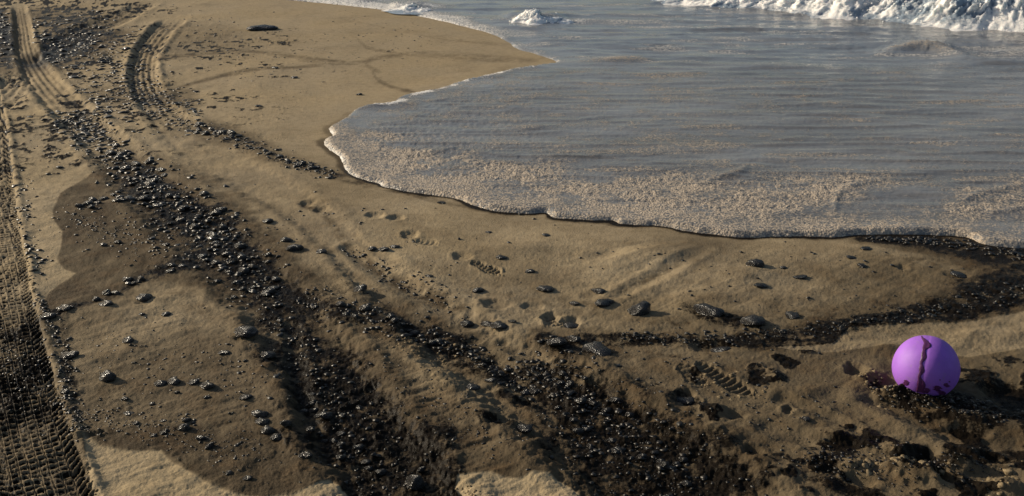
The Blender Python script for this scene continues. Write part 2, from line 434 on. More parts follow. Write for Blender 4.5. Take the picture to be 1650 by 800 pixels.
    for toe, heel, hw, k in BOOTS:
        A, B = np.array(G(*toe)), np.array(G(*heel))
        L = np.linalg.norm(A - B); u = (A - B) / L
        i = np.nonzero((abs(x - B[0]) < L + .2) & (abs(y - B[1]) < L + .2))[0]
        vx, vy = x[i] - B[0], y[i] - B[1]
        s = (vx * u[0] + vy * u[1]) / L; t = (vx * u[1] - vy * u[0]) / hw
        wid = np.interp(s, [-.1, 0, .15, .35, .6, .8, 1.0, 1.08], [.1, .7, .85, .7, 1.0, 1.05, .6, .1])
        q = np.abs(t) / wid + 8 * np.clip(np.maximum(-s, s - 1.02), 0, 1)
        ins = sstep(1.1, .85, q)
        lug = sstep(-.2, .5, np.sin(s * L / .036 * 2 * math.pi + 1.2 * np.abs(t)))
        z[i] += k * (ins * (-.017 + .012 * lug) + .005 * np.exp(-((q - 1.25) * 3.5) ** 2) * (1 + wn_b[i]))
        stain[i] = np.maximum(stain[i], ins * (1 - lug) * .6 * k)
    # stains and oil film
    wn1 = fbm(x, y, 4.0, 4, 61, .6); wn2 = fbm(x, y, 17.0, 3, 62, .6)
    for k, pts in enumerate(STAIN_STROKES):
        i, T, S, W, K = Stroke(pts).eval(x, y, 2.0)
        fade = 1
        thin = W < .05
        q = np.abs(T) + np.where(thin, .9, .5) * wn1[i] + np.where(thin, .9, .35) * wn2[i]
        stain[i] = np.maximum(stain[i], np.clip(K * (1 + 1.1 * wn2[i] + .6 * wn1[i]), 0, 1) * sstep(1.45, .2, q))
    for k, pts in enumerate(OIL_STROKES):
        i, T, S, W, K = Stroke(pts).eval(x, y, 3.2)
        q = np.abs(T) + .75 * wn1[i] + .6 * wn2[i]
        oil[i] = np.maximum(oil[i], K * np.clip(.85 + .9 * wn2[i], 0, 1) * sstep(1.3, .4, q))
        stain[i] = np.maximum(stain[i], .95 * K * sstep(2.7, .9, np.abs(T) + .8 * wn1[i] + .4 * wn2[i]))
    for pts, k in STAIN_POLYS:
        sd = poly_sd_near(x, y, Garr(pts), .2) + .012 * wn1 + .004 * wn2
        stain = np.maximum(stain, k * sstep(-.004, .012, sd) * (.92 + .25 * wn1))
    # brown sludge running up to the clean wedges
    for pts, k, (y0, y1) in SLUDGE:
        sd = poly_sd_near(x, y, Garr(pts), .3) + .05 * wn1 * sstep(y1, y0, py)
        stain = np.maximum(stain, k * sstep(-.01, .02, sd) * sstep(y0, y1, py + 40 * wn1) * (1.05 + .3 * wn1))
    # oil tint with lens falloff painted in: soft patches, darker to the right and bottom
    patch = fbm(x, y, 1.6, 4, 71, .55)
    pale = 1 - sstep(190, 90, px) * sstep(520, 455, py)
    tint_falloff = sstep(170, 420, py) * .28 + sstep(380, 620, py) * .30 + sstep(1000, 1450, px) * sstep(380, 500, py) * .30 + sstep(560, 740, py) * .16
    stain = np.maximum(stain, near * pale * np.clip(tint_falloff + .04 + (.35 + .65 * sstep(250, 420, py)) * (.44 * patch + .28 * wn1), 0, .8))
    blot = fbm(x, y, 6.5, 4, 73, .6)
    bmask = sstep(470, 600, py) * (.35 + .65 * sstep(850, 1150, px))
    bmask = np.maximum(bmask, 1.15 * sstep(1180, 1330, px) * sstep(650, 720, py))
    oil = np.maximum(oil, near * bmask * sstep(.20, .42, blot + .12 * sstep(1250, 1450, px) * sstep(670, 740, py)) * .85)
    # streaky tar debris on the upper-left beach, its long shadows painted into the colour
    u = .75 * fbm(x * 4.2, y * 4.4, 1.0, 4, 75, .68) + .4 * fbm(x, y, .9, 2, 76)
    left = sstep(430, 160, px) * sstep(430, 200, py) + .9 * sstep(150, 0, px) * sstep(130, 40, py)
    left = left * sstep(-.02, .03, np.abs(px - 60) / 900)
    inrut = np.zeros_like(z)
    i, T, S, W, K = RUT1.eval(x, y, 1.3)
    inrut[i] = sstep(1.25, .95, np.abs(T)) * sstep(200, 150, py[i])
    oil = np.maximum(oil, near * np.clip(left, 0, 1.3) * sstep(.07, .26, u + .26 * sstep(210, 90, px) * sstep(140, 70, py) + .10 * sstep(330, 150, px)) * np.clip(.55 + 1.6 * wn2, 0, 1) * (1 - inrut))
    strk = .8 * fbm(x * 5, y * 6.5, 1.0, 4, 78, .66) + .3 * fbm(x, y, 1.1, 2, 79)
    midl = sstep(60, 110, px) * sstep(620, 380, px) * sstep(330, 180, py) * sstep(20, 60, py) * (1 - .5 * apron)
    oil = np.maximum(oil, near * midl * sstep(.17, .34, strk) * np.clip(.6 + 1.5 * wn2, 0, 1))
    # clean wedges
    for pts, kc in zip(CLEAN_POLYS, (1, 1, .5)):
        sd = poly_sd_near(x, y, Garr(pts), .2) + .010 * wn1 + .003 * wn2
        c = sstep(-.002, .008, sd) * kc
        stain = stain * (1 - .97 * c); oil = oil * (1 - .97 * c)
        z -= .004 * c
    i, T, S, W, K = TREAD.eval(x, y, 1.3)
    # wet strip beside the water, deepened to paint the shade under its lip
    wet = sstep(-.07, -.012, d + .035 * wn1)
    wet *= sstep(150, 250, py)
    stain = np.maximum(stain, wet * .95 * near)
    oil = np.maximum(oil, near * .8 * sstep(-.035, -.01, d + .02 * wn1) * sstep(240, 300, py))  # dark line painted for the shaded front of the water's lip
    stain = np.clip(stain, 0, 1); oil = np.clip(oil, 0, 1)
    # tar stands proud of the sand as a matted, lumpy skin
    z += near * oil * sstep(-.03, -.08, d) * (.015 * np.maximum(fbm(x, y, 17.0, 3, 85, .6), -.1) + .005 * np.abs(fbm(x, y, 46.0, 2, 86)) * 2)
    # sand dips under the water
    z = z * (1 - .92 * sstep(-.5, .04, d)) - .12 * sstep(0, .8, d) - 1.2 * sstep(2, 30, d) - 6 * sstep(30, 400, d)
    return z, oil, stain, d

# ------------------------------------------------------------------ materials
def nt(name):
    m = bpy.data.materials.new(name)
    m.use_nodes = True
    t = m.node_tree
    t.nodes.clear()
    out = t.nodes.new('ShaderNodeOutputMaterial')
    b = t.nodes.new('ShaderNodeBsdfPrincipled')
    t.links.new(b.outputs[0], out.inputs[0])
    return m, t, b

def node(t, kind, **kw):
    n = t.nodes.new(kind)
    for k, v in kw.items():
        setattr(n, k, v)
    return n

def math_n(t, op, a, b=None, c=None, clamp=False):
    n = node(t, 'ShaderNodeMath', operation=op, use_clamp=clamp)
    for i, v in enumerate((a, b, c)):
        if v is None:
            continue
        if isinstance(v, (int, float)):
            n.inputs[i].default_value = v
        else:
            t.links.new(v, n.inputs[i])
    return n.outputs[0]

def mix_c(t, fac, a, b):
    n = node(t, 'ShaderNodeMix', data_type='RGBA')
    for sock, v in ((n.inputs[0], fac), (n.inputs[6], a), (n.inputs[7], b)):
        if isinstance(v, (int, float)):
            sock.default_value = v
        elif isinstance(v, tuple):
            sock.default_value = (*v, 1)
        else:
            t.links.new(v, sock)
    return n.outputs[2]

def noise_n(t, co, scale, detail=3, rough=.55, mapping=None):
    n = node(t, 'ShaderNodeTexNoise')
    n.inputs['Scale'].default_value = scale
    n.inputs['Detail'].default_value = detail
    n.inputs['Roughness'].default_value = rough
    if mapping:
        mp = node(t, 'ShaderNodeMapping')
        mp.inputs['Scale'].default_value = mapping
        t.links.new(co, mp.inputs[0]); co = mp.outputs[0]
    t.links.new(co, n.inputs['Vector'])
    return n.outputs['Fac']

def maprange(t, v, a, b, c=0., d=1.):
    n = node(t, 'ShaderNodeMapRange')
    n.inputs[1].default_value = a; n.inputs[2].default_value = b; n.inputs[3].default_value = c; n.inputs[4].default_value = d
    t.links.new(v, n.inputs[0])
    return n.outputs[0]

def attr(t, name):
    return node(t, 'ShaderNodeAttribute', attribute_name=name).outputs['Fac']

def sand_material():
    m, t, b = nt('oiled_sand')
    co = node(t, 'ShaderNodeTexCoord').outputs['Object']
    oil, stain = attr(t, 'oil'), attr(t, 'stain')
    g1 = noise_n(t, co, 420, 2, .7); g2 = noise_n(t, co, 90, 3, .6); g3 = noise_n(t, co, 6, 4, .6); g4 = noise_n(t, co, 1.1, 3, .5)
    dry = mix_c(t, maprange(t, g1, .3, .7), (.25, .195, .122), (.43, .345, .225))
    dry = mix_c(t, maprange(t, g4, .35, .65, 0, .55), dry, (.35, .265, .150))
    g5 = noise_n(t, co, 15, 5, .65)
    dry = mix_c(t, maprange(t, g5, .46, .72, 0, .5), dry, (.19, .142, .082))
    dark_sp = maprange(t, g2, .60, .72)
    dry = mix_c(t, math_n(t, 'MULTIPLY', dark_sp, .6), dry, (.09, .068, .04))
    st_c = mix_c(t, maprange(t, g2, .35, .65), (.038, .027, .016), (.090, .066, .038))
    st_c = mix_c(t, maprange(t, g3, .5, .75, 0, .5), st_c, (.14, .088, .042))
    stn = math_n(t, 'ADD', stain, math_n(t, 'MULTIPLY', math_n(t, 'SUBTRACT', g3, .5), .5))
    stn = math_n(t, 'ADD', stn, math_n(t, 'MULTIPLY', math_n(t, 'SUBTRACT', g2, .5), .45))
    stn = math_n(t, 'MULTIPLY', stn, maprange(t, stain, 0., .15), clamp=True)
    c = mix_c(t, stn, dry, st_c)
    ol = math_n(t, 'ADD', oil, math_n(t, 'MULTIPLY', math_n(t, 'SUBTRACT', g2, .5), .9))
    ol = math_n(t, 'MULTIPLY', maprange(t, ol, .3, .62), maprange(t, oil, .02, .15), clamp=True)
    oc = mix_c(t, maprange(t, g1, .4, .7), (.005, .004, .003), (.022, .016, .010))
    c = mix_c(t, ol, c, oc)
    t.links.new(c, b.inputs['Base Color'])
    r = math_n(t, 'SUBTRACT', .92, math_n(t, 'MULTIPLY', stn, .22))
    r = math_n(t, 'SUBTRACT', r, math_n(t, 'MULTIPLY', ol, .38))
    t.links.new(r, b.inputs['Roughness'])
    sp = math_n(t, 'SUBTRACT', .06, math_n(t, 'MULTIPLY', ol, .03))
    t.links.new(sp, b.inputs['Specular IOR Level'])
    h = math_n(t, 'ADD', math_n(t, 'MULTIPLY', g1, .25), math_n(t, 'MULTIPLY', g2, .8))
    h = math_n(t, 'ADD', h, math_n(t, 'MULTIPLY', noise_n(t, co, 34, 4, .65), .9))
    bp = node(t, 'ShaderNodeBump')
    bp.inputs['Strength'].default_value = .65
    bp.inputs['Distance'].default_value = .006
    t.links.new(h, bp.inputs['Height'])
    t.links.new(bp.outputs[0], b.inputs['Normal'])
    return m

def water_material():
    m, t, b = nt('oily_sea_water')
    co = node(t, 'ShaderNodeTexCoord').outputs['Object']
    foam, silt = attr(t, 'foam'), attr(t, 'silt')
    f1 = noise_n(t, co, 52, 4, .65, (.6, 1.15, 1)); f2 = noise_n(t, co, 9, 4, .6, (1, 1.7, 1)); f3 = noise_n(t, co, 130, 2, .6)
    v = node(t, 'ShaderNodeTexVoronoi', feature='F1'); v.inputs['Scale'].default_value = 62
    t.links.new(co, v.inputs['Vector'])
    cell = v.outputs['Distance']
    wat = mix_c(t, silt, (.185, .192, .198), (.155, .146, .136))
    wat = mix_c(t, maprange(t, f2, .5, .72, 0, .5), wat, (.062, .060, .060))
    f4 = noise_n(t, co, .9, 4, .6, (.5, 1.6, 1))
    wat = mix_c(t, maprange(t, f4, .48, .68, 0, .65), wat, (.25, .25, .245))
    wat = mix_c(t, maprange(t, f4, .48, .30, 0, .55), wat, (.085, .080, .074))
    k = math_n(t, 'ADD', foam, math_n(t, 'MULTIPLY', math_n(t, 'SUBTRACT', f1, .5), 1.3))
    k = math_n(t, 'ADD', k, math_n(t, 'MULTIPLY', math_n(t, 'SUBTRACT', f2, .5), .5))
    k = math_n(t, 'SUBTRACT', k, math_n(t, 'MULTIPLY', math_n(t, 'SUBTRACT', cell, .3), .35))
    ve = node(t, 'ShaderNodeTexVoronoi', feature='DISTANCE_TO_EDGE'); ve.inputs['Scale'].default_value = 20
    wob = node(t, 'ShaderNodeTexNoise'); wob.inputs['Scale'].default_value = 11; wob.inputs['Detail'].default_value = 3
    t.links.new(co, wob.inputs['Vector'])
    wv = node(t, 'ShaderNodeVectorMath', operation='MULTIPLY_ADD')
    t.links.new(wob.outputs['Color'], wv.inputs[0]); wv.inputs[1].default_value = (.12, .12, .12); t.links.new(co, wv.inputs[2])
    t.links.new(wv.outputs[0], ve.inputs['Vector'])
    lace = maprange(t, ve.outputs['Distance'], .02, .20, .24, -.24)        # webs of bubbles round open holes
    k = math_n(t, 'ADD', k, lace)
    k = math_n(t, 'MULTIPLY', maprange(t, k, .32, .78), maprange(t, foam, .01, .12), clamp=True)
    fc = mix_c(t, maprange(t, f3, .35, .65), (.245, .195, .142), (.57, .475, .37))
    wh = attr(t, 'white')
    fc = mix_c(t, wh, fc, (.82, .80, .76))
    c = mix_c(t, k, wat, fc)
    t.links.new(c, b.inputs['Base Color'])
    t.links.new(maprange(t, k, 0, .7, .07, .75), b.inputs['Roughness'])
    b.inputs['IOR'].default_value = 1.333
    h = math_n(t, 'ADD', math_n(t, 'MULTIPLY', f1, 1.0), math_n(t, 'MULTIPLY', f3, .35))
    h = math_n(t, 'ADD', h, math_n(t, 'MULTIPLY', noise_n(t, co, 12, 4, .6, (.22, 1.5, 1)), 2.4))
    h = math_n(t, 'SUBTRACT', h, math_n(t, 'MULTIPLY', math_n(t, 'MULTIPLY', cell, foam), 1.4))
    bp = node(t, 'ShaderNodeBump')
    bp.inputs['Distance'].default_value = .006
    t.links.new(maprange(t, foam, .05, .6, .22, .8), bp.inputs['Strength'])
    t.links.new(h, bp.inputs['Height'])
    t.links.new(bp.outputs[0], b.inputs['Normal'])
    return m

def tar_material():
    m, t, b = nt('glossy_tar')
    co = node(t, 'ShaderNodeTexCoord').outputs['Object']
    n1 = noise_n(t, co, 2.6, 4, .6); n2 = noise_n(t, co, 9, 3, .6)
    c = mix_c(t, maprange(t, n1, .35, .7), (.007, .006, .005), (.022, .017, .012))
    c = mix_c(t, maprange(t, n2, .66, .78, 0, .6), c, (.11, .085, .05))      # sand stuck to it
    t.links.new(c, b.inputs['Base Color'])
    t.links.new(maprange(t, n2, .35, .75, .17, .48), b.inputs['Roughness'])
    b.inputs['Specular IOR Level'].default_value = .42
    bp = node(t, 'ShaderNodeBump')
    bp.inputs['Strength'].default_value = .5
    bp.inputs['Distance'].default_value = .12
    t.links.new(n2, bp.inputs['Height'])
    t.links.new(bp.outputs[0], b.inputs['Normal'])
    return m

def crumb_material(name, c0, c1, rough, spec):
    m, t, b = nt(name)
    co = node(t, 'ShaderNodeTexCoord').outputs['Object']
    n = noise_n(t, co, 60, 3, .6)
    t.links.new(mix_c(t, maprange(t, n, .35, .65), c0, c1), b.inputs['Base Color'])
    b.inputs['Roughness'].default_value = rough
    b.inputs['Specular IOR Level'].default_value = spec
    bp = node(t, 'ShaderNodeBump'); bp.inputs['Strength'].default_value = .4; bp.inputs['Distance'].default_value = .005
    t.links.new(noise_n(t, co, 150, 2), bp.inputs['Height']); t.links.new(bp.outputs[0], b.inputs['Normal'])
    return m

def foam_material():
    m, t, b = nt('white_foam')
    co = node(t, 'ShaderNodeTexCoord').outputs['Object']
    f = attr(t, 'foam')
    n1 = noise_n(t, co, 7, 5, .65, (.7, 1, 1.6)); n2 = noise_n(t, co, 30, 4, .6)
    k = math_n(t, 'ADD', f, math_n(t, 'MULTIPLY', math_n(t, 'SUBTRACT', n1, .5), 1.6))
    k = math_n(t, 'ADD', k, math_n(t, 'MULTIPLY', math_n(t, 'SUBTRACT', n2, .5), .5))
    k = maprange(t, k, .35, .75)
    c = mix_c(t, k, (.27, .32, .37), (.86, .83, .78))
    t.links.new(c, b.inputs['Base Color'])
    t.links.new(maprange(t, k, 0, 1, .18, .8), b.inputs['Roughness'])
    b.inputs['Subsurface Weight'].default_value = .6
    b.inputs['Subsurface Radius'].default_value = (.9, 1.0, 1.0)
    b.inputs['Subsurface Scale'].default_value = .08
    bp = node(t, 'ShaderNodeBump'); bp.inputs['Strength'].default_value = .7; bp.inputs['Distance'].default_value = .03
    t.links.new(math_n(t, 'ADD', n1, math_n(t, 'MULTIPLY', n2, .5)), bp.inputs['Height']); t.links.new(bp.outputs[0], b.inputs['Normal'])
    return m

def ball_material():
    m, t, b = nt('purple_vinyl')
    co = node(t, 'ShaderNodeTexCoord').outputs['Object']
    n1 = noise_n(t, co, 9, 4, .6); n2 = noise_n(t, co, 60, 3, .6)
    c = mix_c(t, maprange(t, n1, .38, .7, 0, .6), (.295, .108, .55), (.19, .062, .39))
    sep = node(t, 'ShaderNodeSeparateXYZ'); t.links.new(co, sep.inputs[0])
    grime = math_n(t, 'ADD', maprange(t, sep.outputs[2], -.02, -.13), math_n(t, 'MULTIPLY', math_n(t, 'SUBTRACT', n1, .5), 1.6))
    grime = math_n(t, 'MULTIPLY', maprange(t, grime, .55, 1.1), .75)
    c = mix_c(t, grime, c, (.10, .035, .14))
    t.links.new(c, b.inputs['Base Color'])
    dust = math_n(t, 'MULTIPLY', maprange(t, noise_n(t, co, 26, 4, .7), .56, .74), .45)
    c = mix_c(t, dust, c, (.27, .19, .24))
    t.links.new(c, b.inputs['Base Color'])
    b.inputs['Roughness'].default_value = .62
    bp = node(t, 'ShaderNodeBump'); bp.inputs['Strength'].default_value = .12; bp.inputs['Distance'].default_value = .004
    t.links.new(n2, bp.inputs['Height']); t.links.new(bp.outputs[0], b.inputs['Normal'])
    return m

M_SAND, M_WATER, M_TAR, M_FOAM, M_BALL = sand_material(), water_material(), tar_material(), foam_material(), ball_material()
M_CRUMB = crumb_material('tar_crumb', (.005, .0045, .0035), (.022, .017, .011), .42, .40)
M_CLOD = crumb_material('wet_sand_clod', (.10, .074, .042), (.26, .20, .12), .9, .1)
M_STREAK = crumb_material('dried_brown_oil', (.060, .012, .062), (.100, .026, .105), .45, .35)

# ------------------------------------------------------------------ mesh helpers
def mesh_np(name, v, quads, mat, attrs=None, smooth=True):
    me = bpy.data.meshes.new(name)
    v = np.asarray(v, dtype=np.float32); quads = np.asarray(quads, dtype=np.int32)
    n = quads.shape[1]
    me.vertices.add(len(v)); me.vertices.foreach_set('co', v.ravel())
    me.loops.add(quads.size); me.loops.foreach_set('vertex_index', quads.ravel())
    me.polygons.add(len(quads))
    me.polygons.foreach_set('loop_start', np.arange(0, quads.size, n, dtype=np.int32))
    me.update(calc_edges=True)
    if smooth:
        me.polygons.foreach_set('use_smooth', np.ones(len(quads), dtype=bool))
    for k, a in (attrs or {}).items():
        at = me.attributes.new(k, 'FLOAT', 'POINT')
        at.data.foreach_set('value', np.asarray(a, dtype=np.float32))
    me.materials.append(mat)
    return me

def link(name, me, parent=None, **props):
    o = bpy.data.objects.new(name, me)
    COL.objects.link(o)
    if parent is not None:
        o.parent = parent
    for k, v in props.items():
        o[k] = v
    return o

def polar_grid(a_lo, a_hi, da, a_out, r_lo, r_hi, dd, r_in, r_out):
    """angles (radians clockwise from +Y) and radii: fine inside the given ranges, coarse outside"""
    fine = np.arange(a_lo, a_hi + da / 2, da)
    def ease(frm, to):
        out = []; st = da; a = frm; sg = 1 if to > frm else -1
        while (to - a) * sg > 0:
            st = min(st * 1.35, math.radians(5)); a += sg * st; out.append(a)
        return out
    left = ease(a_lo, a_out[0])[::-1]; right = ease(fine[-1], a_out[1])
    ang = np.array(left + list(fine) + right)
    dep = np.arange(math.atan(CAM_H / r_lo), math.atan(CAM_H / r_hi), -dd)   # equal steps of the view angle
    rr = list(CAM_H / np.tan(dep))
    inn = []; r = rr[0]; st = rr[1] - rr[0]
    while r > r_in:
        st = min(st * 1.3, .25); r -= st; inn.append(max(r, r_in))
    out = []; r = rr[-1]; st = rr[-1] - rr[-2]
    while r < r_out:
        st = st * 1.22; r += st; out.append(r)
    return ang, np.array(inn[::-1] + rr + out)

def grid_faces(nr, na, close=False):
    i = np.arange(nr - 1)[:, None] * na
    j = np.arange(na - 1)[None, :]
    a = (i + j).ravel()
    return np.stack([a, a + na, a + na + 1, a + 1], 1)

PXA = math.radians(.0576)

# ------------------------------------------------------------------ the beach
ang, rad = polar_grid(math.radians(-36), math.radians(36), PXA * 1.0, (-math.pi, math.pi - 1e-4), 2.75, 20.0, PXA * .95, .3, 4000)
A, R = np.meshgrid(ang, rad)
X, Y = (np.sin(A) * R).ravel(), (np.cos(A) * R).ravel()
z, oil, stain, dsh = sand_fields(X, Y)
q = grid_faces(len(rad), len(ang))
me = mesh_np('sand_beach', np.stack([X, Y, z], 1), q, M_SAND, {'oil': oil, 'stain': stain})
link('sand_beach', me, kind='structure')

def ground_z(x, y):
    return float(sand_fields(np.array([x]), np.array([y]))[0][0])

# ------------------------------------------------------------------ the sea and the swash
FOAM_ZONE = Garr([(510, 205), (600, 222), (700, 250), (830, 272), (930, 290), (1040, 300), (1120, 292), (1190, 300), (1290, 292), (1400, 286), (1480, 292), (1480, 300), (1390, 312), (1350, 330),
                  (1380, 350), (1470, 352), (1540, 330), (1600, 310), (1640, 305), (1650, 330), (1590, 350), (1660, 370), (1660, 420), (1400, 400), (1100, 400), (880, 370), (700, 330), (600, 310), (530, 280), (500, 230)])
BACK_LINE = Stroke([(895, 103, 4, .2), (940, 103, 4, .5), (985, 99, 5, .9), (1025, 98, 5, .8), (1070, 104, 4, .3), (1180, 108, 4, .25), (1300, 112, 5, .3), (1420, 118, 5, .2)])
RIPPLES = [  # (stroke points, height m, foam)
    (Stroke([(1425, 88, 6, .4), (1470, 80, 7, 1), (1510, 82, 7, 1), (1550, 94, 6, .6)]), .07, .55),
    (Stroke([(1560, 100, 5, .5), (1610, 104, 5, .7), (1680, 102, 5, .6)]), .04, .15),
    (Stroke([(560, 180, 3, .6), (590, 176, 4, 1), (625, 172, 4, .8), (660, 172, 3, .5)]), .018, .3),
    (Stroke([(528, 214, 3, .7), (560, 218, 4, .8), (580, 218, 3, .4)]), .014, .3),
    (Stroke([(755, 130, 3, .6), (780, 127, 3, .8), (800, 126, 3, .5)]), .018, .2),
    (Stroke([(720, 183, 3, .5), (780, 186, 3, .8), (830, 181, 3, .4)]), .012, .2),
    (Stroke([(810, 208, 3, .5), (850, 210, 4, .9), (890, 208, 3, .5)]), .016, .5),
    (Stroke([(660, 256, 3, .5), (700, 250, 4, .8), (730, 244, 3, .5)]), .014, .1),
    (Stroke([(860, 258, 4, .4), (900, 258, 4, .9), (960, 256, 3, .4)]), .016, .1),
    (Stroke([(1130, 300, 5, .5), (1185, 284, 6, .9), (1200, 276, 5, .6)]), .016, .5),
    (Stroke([(1345, 345, 6, .5), (1352, 318, 6, .8), (1400, 298, 5, .9), (1480, 294, 4, .6)]), .011, .5),
    (Stroke([(1540, 335, 6, .5), (1580, 318, 6, .9), (1640, 305, 5, .9)]), .011, .5),
    (Stroke([(1600, 348, 4, .6), (1660, 342, 4, .8)]), .016, .5),
]
WAVE_BASE = [(1050, 4), (1120, 10), (1180, 15), (1250, 19), (1330, 25), (1410, 31), (1480, 38), (1540, 46), (1600, 50), (1680, 52), (1800, 52), (2050, 46), (2300, 34)]
SMALL_BREAKS = [  # swell humps under the small breakers: px, py, half x, half y, height
    (868, 32, 52, 9, .07), (660, 12, 36, 6, .05), (575, 3, 30, 4, .05)]

def water_fields(x, y):
    px, py = pix(x, y)
    r = np.hypot(x, y)
    near = np.clip(1 - (r - 25) / 60, 0, 1)
    d = shore(x, y)
    open_ = sstep(128, 92, py)
    lip = .032 + .016 * fbm(x, y, 2.6, 2, 105)
    lip = lip * np.where(py < 110, .6, .95)
    edge = -.045 + (.045 + lip) * np.sqrt(np.clip((d + .01) / .07, 0, 1))
    edge = np.where(d < -.01, -.045 + 1.5 * (d + .01), edge)
    inn = sstep(.02, .35, d)
    z = edge - inn * (lip - .024)
    n_w = fbm(x * .3, y * 1.35, 2.2, 3, 101, .55)
    n_s = fbm(x * .16, y * 1.2, 7.5, 4, 102, .6)
    n_s = n_s * np.clip(.55 + 1.1 * fbm(x * .5, y * .7, 1.3, 3, 115), .15, 1.5)
    n_l = fbm(x * .25, y * .8, .9, 2, 103)
    ridge = 1 - np.abs(fbm(x * .2, y * 1.1, 3.4, 3, 104, .55)) * 2
    amp = near * sstep(.05, .6, d)
    z = z + amp * ((.007 + .013 * open_) * n_w + (.006 + .012 * open_) * n_s + .022 * open_ * n_l + .013 * np.maximum(ridge - .25, 0) * (1 + .6 * open_))
    far = 1 - near
    z += far * .15 * fbm(x * .3, y, .25, 3, 106)
    fz = poly_sd_near(x, y, FOAM_ZONE, .6)
    wn = fbm(x, y, 3.0, 3, 107)
    cl = fbm(x, y, 7.0, 3, 110, .6)
    foam = .74 * sstep(-.42, .16, fz + .30 * wn) * np.clip(.95 + (.7 * cl + .3 * wn) * (.35 + .65 * sstep(.05, .35, d)) - .22 * sstep(1250, 1600, px), .2, 1.15)
    foam = np.maximum(foam, (.62 + .5 * cl) * sstep(.34, .06, d) * sstep(295, 312, py))
    gran = fbm(x, y, 28.0, 3, 108, .7)
    z += amp * foam * .006 * gran
    z += amp * (1 - open_) * (.0022 + .003 * sstep(1000, 650, px)) * gran
    # light scum over the swash sheet, thinner to the right
    sheet = sstep(100, 118, py) * (1 - foam)
    foam = np.maximum(foam, sheet * np.clip(.20 - .12 * sstep(800, 1400, px) + .14 * wn + .42 * cl + .5 * np.maximum(n_s, 0) - .1 * sstep(170, 110, py), 0, .46))
    white = np.zeros_like(z)
    rw = np.where(py < 175, .13, .05)
    rw = np.where(py < 175, .20, .05)
    rim = np.where(py < 175, sstep(1.1, .55, d / rw), sstep(1, .25, d / rw)) * np.clip(.75 + 1.2 * cl, .1, 1) * sstep(-.05, -.01, d) * np.where(py < 110, .35, np.where(py < 300, 1.0, .55)) * (1 - .6 * sstep(1400, 1550, px))
    foam = np.maximum(foam, rim); white = np.maximum(white, rim * .85 * (py < 310))
    # the far white sheet of foam along the spit
    fs = Stroke([(440, -6, 3, 1), (500, 1, 4, 1), (560, 8, 6, 1), (640, 18, 8, 1), (720, 34, 10, .9), (790, 52, 8, .7), (850, 58, 6, .35), (930, 64, 5, .2)])
    i, T, S, W, K = fs.eval(x, y, 2.0)
    k = K * sstep(1.3, .5, np.abs(T) + .5 * wn[i])
    foam[i] = np.maximum(foam[i], .8 * k); white[i] = np.maximum(white[i], .75 * k)
    i, T, S, W, K = BACK_LINE.eval(x, y, 2.0)
    k = K * np.exp(-(T * 1.2) ** 2)
    z[i] += .022 * k; foam[i] = np.maximum(foam[i], .75 * k + .3 * k * gran[i])
    for st, h, fo in RIPPLES:
        i, T, S, W, K = st.eval(x, y, 2.4)
        nn = .5 * n_s[i] + .16 * gran[i]
        k = K * np.exp(-(T * 1.1 + .4 * nn) ** 2)
        z[i] += h * k * (1 + .5 * nn)
        foam[i] = np.maximum(foam[i], fo * k * (1 + nn))
    for (hx, hy, lx, ly, h) in SMALL_BREAKS:
        i, qd = bump_shape(x, y, hx, hy, lx, ly, 0)
        z[i] += h * sstep(1.5, .1, qd)
        i, qd = bump_shape(x, y, hx + 14, hy + 3, lx * 1.6, ly * .9, 0)
        k = sstep(1.5, .2, qd) * np.clip(.5 + 1.6 * wn[i], 0, 1)
        foam[i] = np.maximum(foam[i], .75 * k); white[i] = np.maximum(white[i], k)
    # swell that carries the breaker at the upper right
    i, T, S, W, K = SWELL.eval(x, y, 2.5)
    z[i] += SWELL_H * K * np.exp(-(T * .9) ** 2)
    tr = K * sstep(-2.5, -1.0, -np.abs(T)) * .6
    foam[i] = np.maximum(foam[i], tr * (.6 + 1.2 * wn[i])); white[i] = np.maximum(white[i], tr)
    # streaks of old foam on the open water
    sk = fbm(x * .5, y * 2.2, 2.0, 4, 109, .6)
    s2 = open_ * sstep(.10, .40, sk) * .5
    foam = np.maximum(foam, s2); white = np.maximum(white, s2)
    s3 = (1 - open_) * sstep(.20, .42, fbm(x * .7, y * 3.2, 1.6, 4, 116, .62)) * sstep(.3, .8, d) * .5
    foam = np.maximum(foam, s3)
    silt = np.clip(1 - open_ + .25 * wn + .3 * sstep(1250, 1600, px) * sstep(130, 90, py), 0, 1)
    return z, np.clip(foam, 0, 1), np.clip(white, 0, 1), silt, d

SWELL_H = .10
SWELL = Stroke([(p[0], p[1] - 14, 7, k) for p, k in zip(WAVE_BASE, (0, .2, .45, .65, .8, .9, 1, 1, 1, 1, 1, .8, .2))])

ang, rad = polar_grid(math.radians(-15), math.radians(36), PXA * .85, (math.radians(-75), math.radians(118)), 5.4, 20.0, PXA * .8, 3.0, 6000)
A, R = np.meshgrid(ang, rad)
X, Y = (np.sin(A) * R).ravel(), (np.cos(A) * R).ravel()
z, foam, white, silt, dw = water_fields(X, Y)
q = grid_faces(len(rad), len(ang))
keep = (dw[q] > -.05).any(1)
q = q[keep]
used = np.unique(q)
remap = np.full(len(X), -1, dtype=np.int64); remap[used] = np.arange(len(used))
me = mesh_np('sea_water', np.stack([X, Y, z], 1)[used], remap[q], M_WATER, {'foam': foam[used], 'white': white[used], 'silt': silt[used]})
link('sea_water', me, kind='structure')

